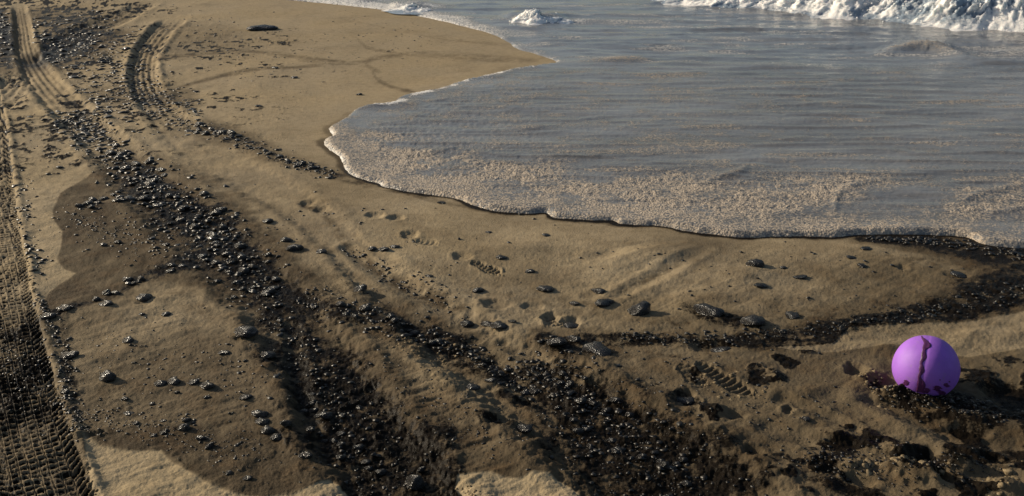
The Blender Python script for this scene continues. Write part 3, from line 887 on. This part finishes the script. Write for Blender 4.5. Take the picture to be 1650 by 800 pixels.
# ------------------------------------------------------------------ breaking waves
ICO = {}
def ico(sub):
    if sub not in ICO:
        bm = bmesh.new()
        bmesh.ops.create_icosphere(bm, subdivisions=sub, radius=1)
        bm.verts.ensure_lookup_table()
        ICO[sub] = (np.array([v.co for v in bm.verts]), np.array([[v.index for v in f.verts] for f in bm.faces]))
        bm.free()
    return ICO[sub]

def blobs(name, centres, radii, mat, parent=None, sub=1, seed=0, squash=.8, rough=.35, flat=None, **props):
    """many small uneven lumps joined into one mesh (stuff nobody could count)"""
    rs = np.random.RandomState(seed)
    V0, F0 = ico(sub)
    nV = len(V0); vs = []; fs = []
    for i, (c, r) in enumerate(zip(centres, radii)):
        rr = r * (1 + rough * rs.uniform(-1, 1, nV))[:, None]
        sc = np.array([rs.uniform(.75, 1.35), rs.uniform(.75, 1.35), squash * rs.uniform(.7, 1.2)])
        if flat is not None and flat[i]:
            sc = np.array([rs.uniform(.9, 1.9), rs.uniform(.7, 1.2), rs.uniform(.14, .34)])
        a = rs.uniform(0, 6.28); ca, sa = math.cos(a), math.sin(a)
        v = V0 * rr * sc
        v = np.stack([v[:, 0] * ca - v[:, 1] * sa, v[:, 0] * sa + v[:, 1] * ca, v[:, 2]], 1) + np.asarray(c)
        vs.append(v); fs.append(F0 + i * nV)
    v = np.concatenate(vs)
    me = mesh_np(name, v, np.concatenate(fs), mat, {'foam': np.full(len(v), 1.0)})
    return link(name, me, parent, **props)

def thing(name, label, cat, loc, group=None):
    o = bpy.data.objects.new(name, None)
    COL.objects.link(o)
    o.location = loc; o['label'] = label; o['category'] = cat
    if group:
        o['group'] = group
    return o

def foam_roll(base_px, heights, back, seed, n_u=560, n_v=54, dens=.75):
    """a tumbling roll of foam along a line: vertices, faces, foam density"""
    P = catmull(Garr(base_px), 24)
    s = np.concatenate([[0], np.cumsum(np.linalg.norm(np.diff(P, axis=0), axis=1))])
    u = np.linspace(0, s[-1], n_u)
    cx, cy = np.interp(u, s, P[:, 0]), np.interp(u, s, P[:, 1])
    tx, ty = np.gradient(cx), np.gradient(cy)
    L = np.hypot(tx, ty); nx, ny = -ty / L, tx / L                    # away from the camera
    nx, ny = np.where(ny < 0, -nx, nx), np.where(ny < 0, -ny, ny)
    hs = np.interp(np.linspace(0, 1, n_u), np.linspace(0, 1, len(heights)), heights)
    hs = hs * (1 + .62 * fbm(u, u * 0, 1.9, 3, seed))
    wob = .16 * fbm(u, u * 0 + 5, 1.1, 3, seed + 1) + .06 * fbm(u, u * 0 + 9, 6.0, 3, seed + 2)
    v = np.linspace(0, 1, n_v)
    off = np.interp(v, [0, .12, .3, .48, .62, 1], [-.42, -.22, .0, .18, .38, back])      # metres back from the toe
    hz = np.interp(v, [0, .12, .3, .48, .62, 1], [-.05, .07, .50, 1.0, .84, -.06])
    U, V = np.meshgrid(np.arange(n_u), np.arange(n_v), indexing='ij')
    o = off[V] * (.6 + 1.6 * hs[U]) + wob[U]
    x = cx[U] + nx[U] * o; y = cy[U] + ny[U] * o; zz = .02 + hz[V] * hs[U]
    w1 = u[U]; w2 = v[V] * 1.3
    ws = w1 - .55 * w2
    b1 = np.abs(fbm(ws, w2 * .55, 4.0, 3, seed + 3, .6)); b2 = np.abs(fbm(ws, w2 * .35, 15.0, 3, seed + 4, .6)); b3 = fbm(w1, w2, 34.0, 2, seed + 7)
    crestness = np.sin(np.pi * np.clip(v[V], 0, 1)) ** .6 * (.35 + .65 * sstep(.05, .4, v[V]))
    out = crestness * ((.26 * b1 + .13 * b2 + .07 * b3 - .09) * (.10 + hs[U] * .9))
    x -= nx[U] * out * .8; y -= ny[U] * out * .8; zz += out * .85
    tongue = fbm(w1, w2 * .6, 2.2, 3, seed + 5)
    f = dens - .12 + .75 * tongue - .45 * sstep(.55, .95, v[V]) + .9 * (b1 - .25)
    return np.stack([x, y, zz], -1).reshape(-1, 3), np.clip(f, 0, 1.2).ravel(), grid_faces(n_u, n_v), (P, hs)

big = thing('breaking_wave', 'long white breaking wave of tumbling foam across the top right of the sea', 'wave', (*G(1450, 30), 0))
def local(v, o):
    return v - np.array(o.location)
v, f, q, _ = foam_roll(WAVE_BASE, (.10, .20, .25, .28, .30, .33, .37, .42, .45, .46, .44, .30, .03), 1.6, 201)
link('wave_body', mesh_np('wave_body', local(v, big), q[:, ::-1], M_FOAM, {'foam': f}), big)
rs = np.random.RandomState(7)
pts = v.reshape(560, 54, 3)
cs, rr = [], []
for k in range(1100):
    i, j = rs.randint(30, 520), int(np.clip(rs.normal(20, 11), 2, 46))
    p = pts[i, j] + rs.normal(0, .045, 3) + np.array([0, 0, abs(rs.normal(0, .035))])
    cs.append(local(p, big)); rr.append(.004 + .012 * rs.random_sample() ** 2.5)
blobs('spray', cs, rr, M_FOAM, big, 1, 8, .9, kind='stuff')

for (label, base, hts, bk, seed, n_u) in (
        ('short low breaker with a white crest, alone near the middle of the top edge', [(822, 38), (840, 41), (865, 43), (890, 42), (922, 40)], (.03, .17, .19, .11, .07, .03), .5, 231, 120),
        ('tiny white breaker beside the sand spit, left of the short low breaker', [(636, 17), (650, 20), (668, 21), (692, 22)], (.02, .09, .06, .03, .02), .35, 241, 90)):
    t_ = thing('breaking_wave', label, 'wave', (*G(base[1][0], base[1][1]), 0))
    v, f, q, _ = foam_roll(base, hts, bk, seed, n_u, 36, 1.0)
    link('wave_body', mesh_np('wave_body', local(v, t_), q[:, ::-1], M_FOAM, {'foam': f}), t_)
    pts = v.reshape(n_u, 36, 3); cs, rr = [], []
    for k in range(36):
        p = pts[rs.randint(4, n_u - 4), int(np.clip(rs.normal(13, 6), 2, 26))] + rs.normal(0, .02, 3)
        cs.append(local(p, t_)); rr.append(rs.uniform(.006, .015))
    blobs('spray', cs, rr, M_FOAM, t_, 1, seed, .9, kind='stuff')

# ------------------------------------------------------------------ the purple ball
BR = .152
BZ = .112
bx, by = G(1492, 592, BZ)
ball = thing('ball', 'purple ball half coated in oil, resting in black sludge on the right', 'ball', (bx, by, BZ))
bm = bmesh.new()
bmesh.ops.create_uvsphere(bm, u_segments=72, v_segments=40, radius=BR)
def ball_warp(p):
    d = p.normalized()
    # slightly slack: a shallow crease down the side that faces the camera and a soft dent on the right
    to_cam = Vector((-bx, -by, CAM_H - BZ)).normalized()
    right = to_cam.cross(Vector((0, 0, 1))).normalized() * -1
    a = d.dot(right) + .06
    crease = math.exp(-(a / .035) ** 2) * max(0., d.dot(to_cam)) ** .5
    k = 1 - .016 * crease - .018 * math.exp(-((d - (right * .75 + Vector((0, 0, .5))).normalized()).length / .4) ** 2)
    k *= 1 + .010 * math.sin(3 * d.x + 1) * math.sin(4 * d.z)
    return d * (p.length * k), to_cam, right
for v_ in bm.verts:
    v_.co = ball_warp(v_.co)[0]
me = bpy.data.meshes.new('skin'); bm.to_mesh(me); bm.free()
me.polygons.foreach_set('use_smooth', np.ones(len(me.polygons), dtype=bool)); me.materials.append(M_BALL)
link('skin', me, ball)
_, to_cam, right = ball_warp(Vector((0, 0, BR)))
up = right.cross(to_cam) * -1
if up.z < 0:
    up = -up
def on_ball(h, w, lift):
    """a point of the ball seen from the camera at w right and h up of its middle (in radii)"""
    rr_ = max(0., 1 - h * h - w * w)
    d = right * w + up * h + to_cam * math.sqrt(rr_)
    return ball_warp(d.normalized() * (BR + lift))[0]
def ball_patch(name, rows, mat, lift=.0022):
    """raised skin of oil: rows of (h, w_left, w_right)"""
    bm = bmesh.new(); grid = []
    for (h, a, b) in rows:
        grid.append([bm.verts.new(on_ball(h, a + (b - a) * k / 6, lift * (1 if 0 < k < 6 else -1.0))) for k in range(7)])
    for r0, r1 in zip(grid, grid[1:]):
        for k in range(6):
            bm.faces.new((r0[k], r0[k + 1], r1[k + 1], r1[k]))
    bmesh.ops.recalc_face_normals(bm, faces=bm.faces)
    me = bpy.data.meshes.new(name); bm.to_mesh(me); bm.free()
    me.polygons.foreach_set('use_smooth', np.ones(len(me.polygons), dtype=bool)); me.materials.append(mat)
    return link(name, me, ball)
rows = []
rnd = random.Random(4)
for k in range(49):
    h = .93 - 1.72 * k / 48
    cxw = -.12 + .045 * math.cos(k * .09) - .02 * (k / 48) - .10 * math.exp(-(k / 3.0) ** 2) - .12 * h
    sc_ = .075 * abs(math.sin(k * .27)) ** 1.4
    lw, rw = .026 + .020 * abs(math.sin(k * .5)), .045 + 1.4 * sc_ + .09 * math.exp(-((k - 8) / 4) ** 2)  # right edge widened near the top to paint in a shaded patch
    if k > 34:
        lw += .006 * (k - 34); rw += .008 * (k - 34)
    if k < 2:
        lw *= .5; rw *= .6
    rows.append((h, cxw - 1.0 * lw, cxw + 1.05 * rw))
ball_patch('oil_streak', rows, M_STREAK)
for (h, w, a) in ((-.58, .42, .17), (-.42, .66, .12), (-.70, .14, .15), (-.58, -.48, .15), (-.30, .72, .04), (-.70, .58, .15), (-.30, .45, .03)):
    rw_ = []
    for k in range(9):
        hh = -1 + 2 * k / 8
        wd = math.sqrt(max(0.02, 1 - hh * hh)) * a * rnd.uniform(.75, 1.15)
        rw_.append((h + hh * a * .55, w - wd * rnd.uniform(.5, 1.2), w + wd * rnd.uniform(.5, 1.3)))
    ball_patch('oil_blot', rw_, M_STREAK, .0014)

# ------------------------------------------------------------------ tar lumps
def lump_mesh(seed, sub=3):
    rs = np.random.RandomState(seed)
    V0, F0 = ico(sub)
    v = V0.copy()
    # a few fused lobes
    lobes = [(np.array([0, 0, 0.]), .8)] + [(np.array([rs.uniform(-.6, .6), rs.uniform(-.5, .5), rs.uniform(-.1, .45)]), rs.uniform(.35, .6)) for _ in range(5)]
    out = np.zeros(len(v))
    for c, r in lobes:
        b = v @ c; disc = b * b - (c @ c) + r * r
        t = np.where(disc > 0, b + np.sqrt(np.maximum(disc, 0)), 0)
        out = np.maximum(out, t)
    out = np.maximum(out, .45)
    v = v * out[:, None]
    n = fbm(v[:, 0] * 1.7 + v[:, 2] * .9 + seed, v[:, 1] * 1.7 - v[:, 2] * 1.1, 2.2, 3, seed)
    v *= (1 + .20 * n)[:, None]
    v[:, 2] = np.where(v[:, 2] < 0, v[:, 2] * .45, v[:, 2] * .95)
    v /= np.abs(v[:, :2]).max()
    me = mesh_np('tar_lump', v, F0, M_TAR)
    return me
LUMPS = [lump_mesh(300 + k) for k in range(10)]
SMALL = [lump_mesh(340 + k, 2) for k in range(10)]
rl = random.Random(21)

def place_lumps(specs):
    """specs: (px, py, width px, label, group, flat, big)"""
    xy = np.array([G(s[0], s[1]) for s in specs])
    zz = sand_fields(xy[:, 0], xy[:, 1])[0]
    for (px, py, w, label, group, flat, big_), (x, y), z0 in zip(specs, xy, zz):
        o = bpy.data.objects.new('tar_lump', rl.choice(LUMPS if big_ else SMALL))
        COL.objects.link(o)
        r = w / 2 / scale_at(px, py)
        o.location = (x, y, z0 + .05 * r)
        o.scale = (r * rl.uniform(.9, 1.1), r * rl.uniform(.7, .95), r * flat * rl.uniform(.85, 1.15))
        o.rotation_euler = (rl.uniform(-.15, .15), rl.uniform(-.15, .15), rl.uniform(-.5, .5) + rl.choice((0, math.pi)))
        o['label'] = label; o['category'] = 'tar lump'
        if group:
            o['group'] = group

G1 = 'tar lumps lying singly on the sand'
HAND = [  # photo x, y, width px, label, flatness
    (233, 484, 30, 'wide shiny tar lump with a long dark shadow on bare brown sand, left side', .55),
    (172, 493, 24, 'tar lump just below the row of tar, left of the wide shiny one', .6),
    (205, 454, 20, 'small black tar lump above the left end of the diagonal tar row', .6),
    (78, 513, 30, 'flat black tar smear ending the diagonal row beside the tyre print', .4),
    (106, 499, 26, 'black tar smear second from the tyre print in the diagonal row', .45),
    (190, 392, 16, 'small tar lump inside the dark stain tongue, upper of two', .6),
    (168, 398, 15, 'small shiny tar lump left in the dark stain tongue', .7),
    (268, 396, 15, 'shiny tar lump on the pale spot beside the dense tar band', .7),
    (228, 508, 14, 'tiny dark tar crumb on bare sand under the wide shiny lump', .5),
    (268, 508, 18, 'dark tar lump on bare sand, right of the tiny crumb', .5),
    (432, 358, 24, 'tar lump right of the dense band, resting on pale sand', .6),
    (356, 340, 20, 'tar lump on top of the pale sand ridge beside the dense band', .6),
    (476, 404, 34, 'biggest lump of the small tar cluster right of the dense band', .55),
    (462, 390, 20, 'upper left lump of the small tar cluster right of the dense band', .6),
    (518, 410, 20, 'flat tar lump right of the small cluster', .45),
    (110, 573, 32, 'large shiny tar lump on the sand bank beside the tyre print', .6),
    (207, 551, 22, 'reddish black tar lump alone on streaked sand near the left', .6),
    (174, 609, 28, 'pointed tar lump with a bright facet alone in the lower left', .8),
    (258, 618, 26, 'left half of the long shiny tar pair in the lower left', .55),
    (280, 615, 26, 'right half of the long shiny tar pair in the lower left', .6),
    (312, 616, 20, 'low dark tar lump right of the long shiny pair', .45),
    (334, 624, 28, 'rounded shiny tar lump right of the long shiny pair', .7),
    (285, 632, 11, 'small bright tar crumb below the long shiny pair', .8),
    (333, 641, 14, 'small tar lump under the rounded shiny lump', .6),
    (201, 641, 16, 'small dark tar lump below the pointed one', .5),
    (245, 649, 12, 'tiny tar crumb below the long shiny pair, further down', .6),
    (394, 642, 26, 'dark tar lump with a long shadow near the left edge of the black rut', .55),
    (397, 542, 40, 'large greenish black tar lump on streaked sand left of the rut', .45),
    (362, 570, 20, 'ragged flat tar lump below the large greenish one', .4),
    (430, 574, 28, 'ragged tar lump at the left lip of the black rut', .5),
    (395, 584, 10, 'tiny tar crumb between the ragged lumps', .7),
    (297, 690, 26, 'tall shiny tar lump on the brown stain in the lower left', .8),
    (300, 678, 16, 'tar lump leaning behind the tall shiny one', .8),
    (263, 698, 18, 'round shiny tar lump left of the tall one', .75),
    (247, 702, 14, 'small tar lump left of the round shiny one', .7),
    (262, 678, 15, 'small tar lump above the round shiny one', .6),
    (323, 706, 20, 'bright faceted tar lump lower right of the tall one', .7),
    (337, 719, 20, 'tar lump with a white glint on the brown stain', .75),
    (206, 664, 22, 'low smeared tar lump on the upper brown stain', .35),
    (218, 681, 14, 'small flat tar lump on the upper brown stain', .4),
    (420, 670, 30, 'dark tar lump heading the group at the rut edge', .6),
    (424, 682, 26, 'shiny tar lump below the heading lump at the rut edge', .65),
    (432, 696, 26, 'tar lump with twin glints at the rut edge', .65),
    (445, 706, 24, 'lowest tar lump of the group at the rut edge', .6),
    (462, 690, 22, 'tar lump on the black rut edge, right of the group', .65),
    (500, 690, 22, 'shiny tar lump inside the black rut, far left', .7),
    (525, 664, 24, 'upright shiny tar lump inside the black rut', .8),
    (494, 736, 26, 'bright tar lump on the left bank low in the black rut', .6),
    (400, 770, 18, 'tar lump low on the dark stain near the bottom edge', .6),
    (369, 762, 15, 'tar crumb near the bottom edge, left of the other', .5),
    (106, 632, 18, 'tar lump on the bank of the tyre print, lower down', .6),
    (88, 650, 14, 'shiny tar lump stuck in the tyre print edge', .7),
    (578, 646, 16, 'small glinting tar lump on the brown rut bank', .7),
    (578, 710, 20, 'tar lump with a bright double glint in the black rut', .75),
    (612, 747, 22, 'shiny tar lump near the bottom of the black rut', .75),
    (668, 770, 34, 'largest tar lump at the bottom of the black rut', .95),
    (678, 746, 17, 'small knob of tar above the largest lump in the rut', .9),
    (846, 692, 30, 'greenish tar lump on the ridge between the two ruts', .55),
    (762, 620, 24, 'dark tar lump on ribbed sand between the ruts', .4),
    (790, 604, 18, 'flat tar lump on ribbed sand, right of the other', .4),
    (896, 557, 40, 'large dark tar lump above the right rut', .6),
    (925, 548, 26, 'tar lump touching the large dark one above the right rut', .6),
    (962, 567, 50, 'long low tar lump right of the large dark one', .4),
    (1107, 641, 38, 'black tar lump beside the right rut on tan sand', .5),
    (1298, 678, 18, 'small dark tar lump on tan sand below the ball', .45),
    (1160, 563, 34, 'low tar lump under the black streak, right of centre', .35),
    (772, 468, 28, 'rough tar lump by itself at the end of the furrow', .5),
    (878, 467, 36, 'long flat tar lump on smooth sand right of the furrow', .4),
    (1030, 505, 46, 'big rounded tar lump on tan sand near the middle', .6),
    (972, 491, 40, 'long rough tar lump left of the big rounded one', .45),
    (965, 470, 26, 'low tar lump above the long rough one', .35),
    (925, 490, 18, 'small tar lump left of the long rough one', .4),
    (855, 438, 20, 'small tar lump right of the boot print', .5),
    (808, 417, 22, 'small flat tar lump above the boot print', .4),
    (752, 515, 26, 'tar lump left of the twin lumps below the furrow', .5),
    (785, 517, 24, 'left one of the twin tar lumps below the furrow', .55),
    (804, 524, 30, 'right one of the twin tar lumps below the furrow', .5),
    (921, 521, 34, 'smooth tar lump lying in the lower boot print', .45),
    (825, 519, 16, 'small tar lump right of the twin lumps', .45),
    (600, 403, 18, 'tar lump left in the row of three by the furrow', .5),
    (618, 405, 22, 'middle tar lump in the row of three by the furrow', .5),
    (637, 401, 18, 'tar lump right in the row of three by the furrow', .5),
    (692, 448, 14, 'tiny reddish tar lump inside the furrow', .5),
    (580, 471, 26, 'tar lump on the pale bank left of the furrow', .55),
    (880, 379, 16, 'tiny flat tar flake near the foam line', .3),
    (786, 374, 12, 'tiny tar flake on smooth sand above the boot print', .3),
    (711, 327, 14, 'tar flake closest to the foam edge', .3),
    (1216, 429, 34, 'grey green tar lump alone on tan sand below the foam', .55),
    (1143, 507, 52, 'large rough tar lump on tan sand right of centre', .5),
    (1212, 523, 48, 'wide black tar lump right of the large rough one', .45),
    (1277, 513, 32, 'tar lump at the left end of the black stain', .4),
    (1226, 463, 28, 'flat tar lump below the grey green one', .35),
    (1290, 448, 24, 'flat dark tar lump right of the grey green one', .3),
    (1395, 403, 18, 'small dark tar lump just under the foam edge on the right', .4),
    (1372, 416, 18, 'small dark tar lump left of the one under the foam', .4),
    (1390, 430, 18, 'reddish tar lump below the pair under the foam', .4),
    (1545, 441, 38, 'slanting tar lump near the right edge below the foam', .3),
    (1262, 432, 14, 'tiny tar crumb right beside the grey green lump', .4),
    (204, 82, 16, 'small brown tar lump alone on the far left beach', .5),
    (474, 124, 13, 'tiny dark tar flake on the far smooth sand', .4),
    (418, 172, 14, 'tiny dark tar lump on the far sand, closer than the other', .5),
    (443, 110, 14, 'thin tar flake on the faint line across the far sand', .3),
    (578, 152, 13, 'tiny dark tar flake near the upper water edge', .4),
]
place_lumps([(a, b, w, lab, None, fl, True) for a, b, w, lab, fl in HAND])

# the low dark heap far off on the sand spit
hx, hy = G(425, 47)
heap = bpy.data.objects.new('tar_heap', LUMPS[3]); COL.objects.link(heap)
heap.location = (hx, hy, ground_z(hx, hy)); heap.scale = (.25, .20, .085); heap.rotation_euler = (0, 0, .2)
heap['label'] = 'low dark heap of tar alone far off on the smooth sand spit'; heap['category'] = 'tar heap'

BANDS = [  # path (x, y, spread px), how many, size range, the place, names of its stretches, group
    ([(170, 235, 18), (230, 285, 34), (310, 350, 46), (380, 420, 44), (430, 470, 34)], 66, (9, 20), 'of the dense band',
     ('top end', 'upper part', 'upper middle', 'lower middle', 'lower part', 'bottom end'), 'tar lumps of the dense diagonal band'),
    ([(135, 335, 14), (170, 322, 14), (215, 325, 16)], 14, (10, 20), 'of the patch on the stain tongue', ('left part', 'middle', 'right part'), 'tar lumps of the patch on the stain tongue'),
    ([(60, 515, 5), (110, 498, 6), (180, 477, 8), (240, 445, 9), (310, 425, 10)], 18, (9, 17), 'of the thin diagonal row', ('tyre print end', 'middle', 'dense band end'), 'tar lumps of the thin diagonal row'),
    ([(480, 620, 20), (540, 680, 40), (600, 750, 50)], 15, (10, 20), 'of the black rut floor', ('upper part', 'middle', 'lower part'), 'tar lumps in the black rut'),
    ([(890, 590, 30), (960, 660, 55), (1040, 730, 70), (1120, 800, 80)], 46, (9, 20), 'of the right rut', ('top end', 'upper part', 'lower part', 'bottom end'), 'tar lumps in the right hand rut'),
    ([(300, 205, 10), (340, 212, 12), (385, 225, 10)], 14, (8, 16), 'of the cluster left of the foam tip', ('left part', 'middle', 'right part'), 'tar lumps of the cluster on the far rut'),
    ([(410, 245, 8), (470, 262, 10), (540, 285, 8)], 8, (8, 16), 'of the trail to the foam tip', ('left half', 'right half'), 'tar lumps of the trail to the foam tip'),
    ([(520, 490, 16), (620, 515, 22), (720, 545, 18)], 16, (9, 19), 'of the smear between the ruts', ('left part', 'middle', 'right part'), 'tar lumps of the smeared patch'),
]
specs = []
ORD = ('largest', 'second largest', 'third largest', 'fourth largest', 'fifth largest', 'sixth largest', 'seventh largest', 'eighth largest', 'ninth largest', 'tenth largest')
def along(path, u=None):
    P = np.array(path, dtype=float)
    seg = np.linalg.norm(np.diff(P[:, :2], axis=0), axis=1); s = np.concatenate([[0], np.cumsum(seg)])
    u = rl.uniform(0, s[-1]) if u is None else u * s[-1]
    return [float(np.interp(u, s, P[:, k])) for k in range(3)]
for path, n, (lo, hi), place, parts_, grp in BANDS:
    cells = {}
    for k in range(n):
        u = rl.random()
        a, b, sp = along(path, u)
        off = rl.gauss(0, sp * .6)
        side = '' if n < 40 else ('left edge' if off < -sp * .25 else 'right edge' if off > sp * .25 else 'core')
        cells.setdefault((parts_[min(len(parts_) - 1, int(u * len(parts_)))], side), []).append((a + off, b + rl.gauss(0, sp * .30)))
    for (part_, side), pts_ in cells.items():
        for j, (a, b) in enumerate(pts_):       # sizes step down inside each little area, so the ranking can be seen
            w = hi - (hi - lo) * (j + .3 * rl.random()) / max(len(pts_), 3)
            rank = ORD[min(j, 9)] if j < len(pts_) - 1 or j == 0 else 'smallest'
            lab = f'{rank} tar lump at the ' + (f'{side}, {part_} {place}' if side else f'{part_} {place}')
            specs.append((a, b, w, lab, grp, rl.uniform(.5, .85), False))
place_lumps(specs)

# crumbs of tar too many to count
CR = [
    ([(120, 195, 20), (230, 285, 50), (310, 350, 62), (380, 420, 60), (440, 480, 50)], 1150, (2, 11)),
    ([(110, 350, 30), (200, 380, 50), (280, 400, 50)], 330, (2, 6)),
    ([(440, 500, 30), (520, 600, 55), (580, 700, 75), (650, 800, 80)], 480, (2, 10)),
    ([(850, 570, 30), (920, 620, 60), (1000, 700, 85), (1120, 800, 110)], 950, (2, 11)),
    ([(500, 480, 30), (640, 520, 34), (760, 560, 30), (850, 610, 30)], 420, (2, 10)),
    ([(300, 200, 14), (350, 215, 16), (450, 255, 14), (540, 285, 10)], 420, (2, 8)),
    ([(120, 660, 40), (260, 690, 50), (420, 730, 50)], 420, (2, 6)),
    ([(1000, 545, 14), (1180, 545, 16), (1340, 535, 18), (1500, 498, 22), (1660, 470, 26)], 420, (3, 9)),
    ([(1400, 385, 5), (1480, 388, 8), (1560, 394, 10), (1650, 410, 16)], 240, (4, 11)),
    ([(1400, 625, 14), (1480, 650, 20), (1640, 670, 30)], 260, (3, 9)),
    ([(1300, 740, 40), (1450, 760, 40), (1620, 750, 40)], 360, (3, 8)),
    ([(60, 480, 8), (100, 560, 14), (110, 640, 16), (140, 720, 14)], 240, (3, 9)),
    ([(20, 540, 40), (40, 600, 46), (60, 660, 50)], 260, (3, 7)),
    ([(560, 400, 14), (640, 450, 20), (740, 495, 22)], 200, (2, 7)),
    ([(10, 40, 30), (60, 90, 60), (150, 60, 60), (200, 120, 60), (110, 230, 60)], 1500, (3, 10)),
    ([(220, 140, 40), (260, 165, 40), (300, 190, 30)], 400, (3, 9)),
    ([(30, 280, 20), (40, 400, 20), (70, 440, 18)], 130, (3, 9)),
    ([(330, 50, 70), (450, 130, 70), (560, 60, 60), (700, 70, 30)], 190, (2, 4.5)),
    ([(300, 45, 60), (380, 60, 50), (420, 80, 40)], 150, (2, 5)),
    ([(450, 330, 60), (700, 430, 120), (1000, 450, 160), (1300, 450, 160), (1550, 440, 100)], 260, (2, 7)),
    ([(150, 560, 70), (300, 580, 90), (420, 600, 50)], 220, (2, 7)),
    ([(600, 600, 60), (750, 680, 80), (850, 720, 60)], 300, (2, 6)),
    ([(1050, 600, 60), (1250, 640, 100), (1400, 700, 100)], 220, (2, 7)),
]
pp, ww = [], []
for path, n, (lo, hi) in CR:
    for k in range(n):
        a, b, sp = along(path)
        a += rl.gauss(0, sp * .6); b += rl.gauss(0, sp * .4)
        if b < -40:
            continue
        pp.append((a, b)); ww.append(lo + (hi - lo) * rl.random() ** 2.6)
xy = np.array([G(*p) for p in pp])
z_, o_, s_, d_ = sand_fields(xy[:, 0], xy[:, 1])
ok = np.ones(len(xy), dtype=bool)
for pts_ in CLEAN_POLYS:
    ok &= ~(poly_sd(xy[:, 0], xy[:, 1], Garr(pts_)) > -.01) | (np.array([rl.random() for _ in range(len(xy))]) < .04)
ok &= d_ < -.02
ri, rT, _, _, _ = RUT1.eval(xy[:, 0], xy[:, 1], 1.2)
ok[ri[(np.abs(rT) < 1.1) & (np.array(pp)[ri, 1] < 175)]] = False
cs = [(x, y, z + .1 * w / 2 / scale_at(*p)) for (x, y), z, w, p, k in zip(xy, z_, ww, pp, ok) if k]
rr = [w / 2 / scale_at(*p) for w, p, k in zip(ww, pp, ok) if k]
blobs('tar_crumbs', cs, rr, M_CRUMB, None, 1, 61, .55, .5, [p[1] < 235 for p, k in zip(pp, ok) if k], kind='stuff', label='scattered black tar crumbs and grains over the oiled sand')

# clods of wet sand thrown up beside the prints on the right and along the tyre print
CL = [([(1370, 750, 18), (1440, 752, 18), (1520, 755, 24)], 60, (4, 16)), ([(1600, 790, 24), (1650, 770, 24)], 26, (4, 16)), ([(1130, 605, 26), (1200, 640, 24)], 50, (3, 8)),
      ([(85, 620, 7), (115, 690, 8), (150, 800, 8)], 110, (3, 8)), ([(40, 400, 6), (66, 510, 6)], 40, (3, 7)), ([(1400, 605, 16), (1440, 650, 20)], 40, (4, 9)),
      ([(620, 540, 26), (740, 590, 34)], 80, (3, 7)), ([(740, 785, 6), (770, 800, 8)], 20, (3, 7))]
pp, ww = [], []
for path, n, (lo, hi) in CL:
    for k in range(n):
        a, b, sp = along(path)
        pp.append((a + rl.gauss(0, sp * .6), b + rl.gauss(0, sp * .4))); ww.append(lo + (hi - lo) * rl.random() ** 2)
xy = np.array([G(*p) for p in pp]); z_ = sand_fields(xy[:, 0], xy[:, 1])[0]
blobs('sand_clods', [(x, y, z - .25 * w / 2 / scale_at(*p)) for (x, y), z, w, p in zip(xy, z_, ww, pp)], [w / 2 / scale_at(*p) for w, p in zip(ww, pp)], M_CLOD, None, 2, 62, .75, .30, kind='stuff', label='crumbled clods of wet sand beside prints and ruts')
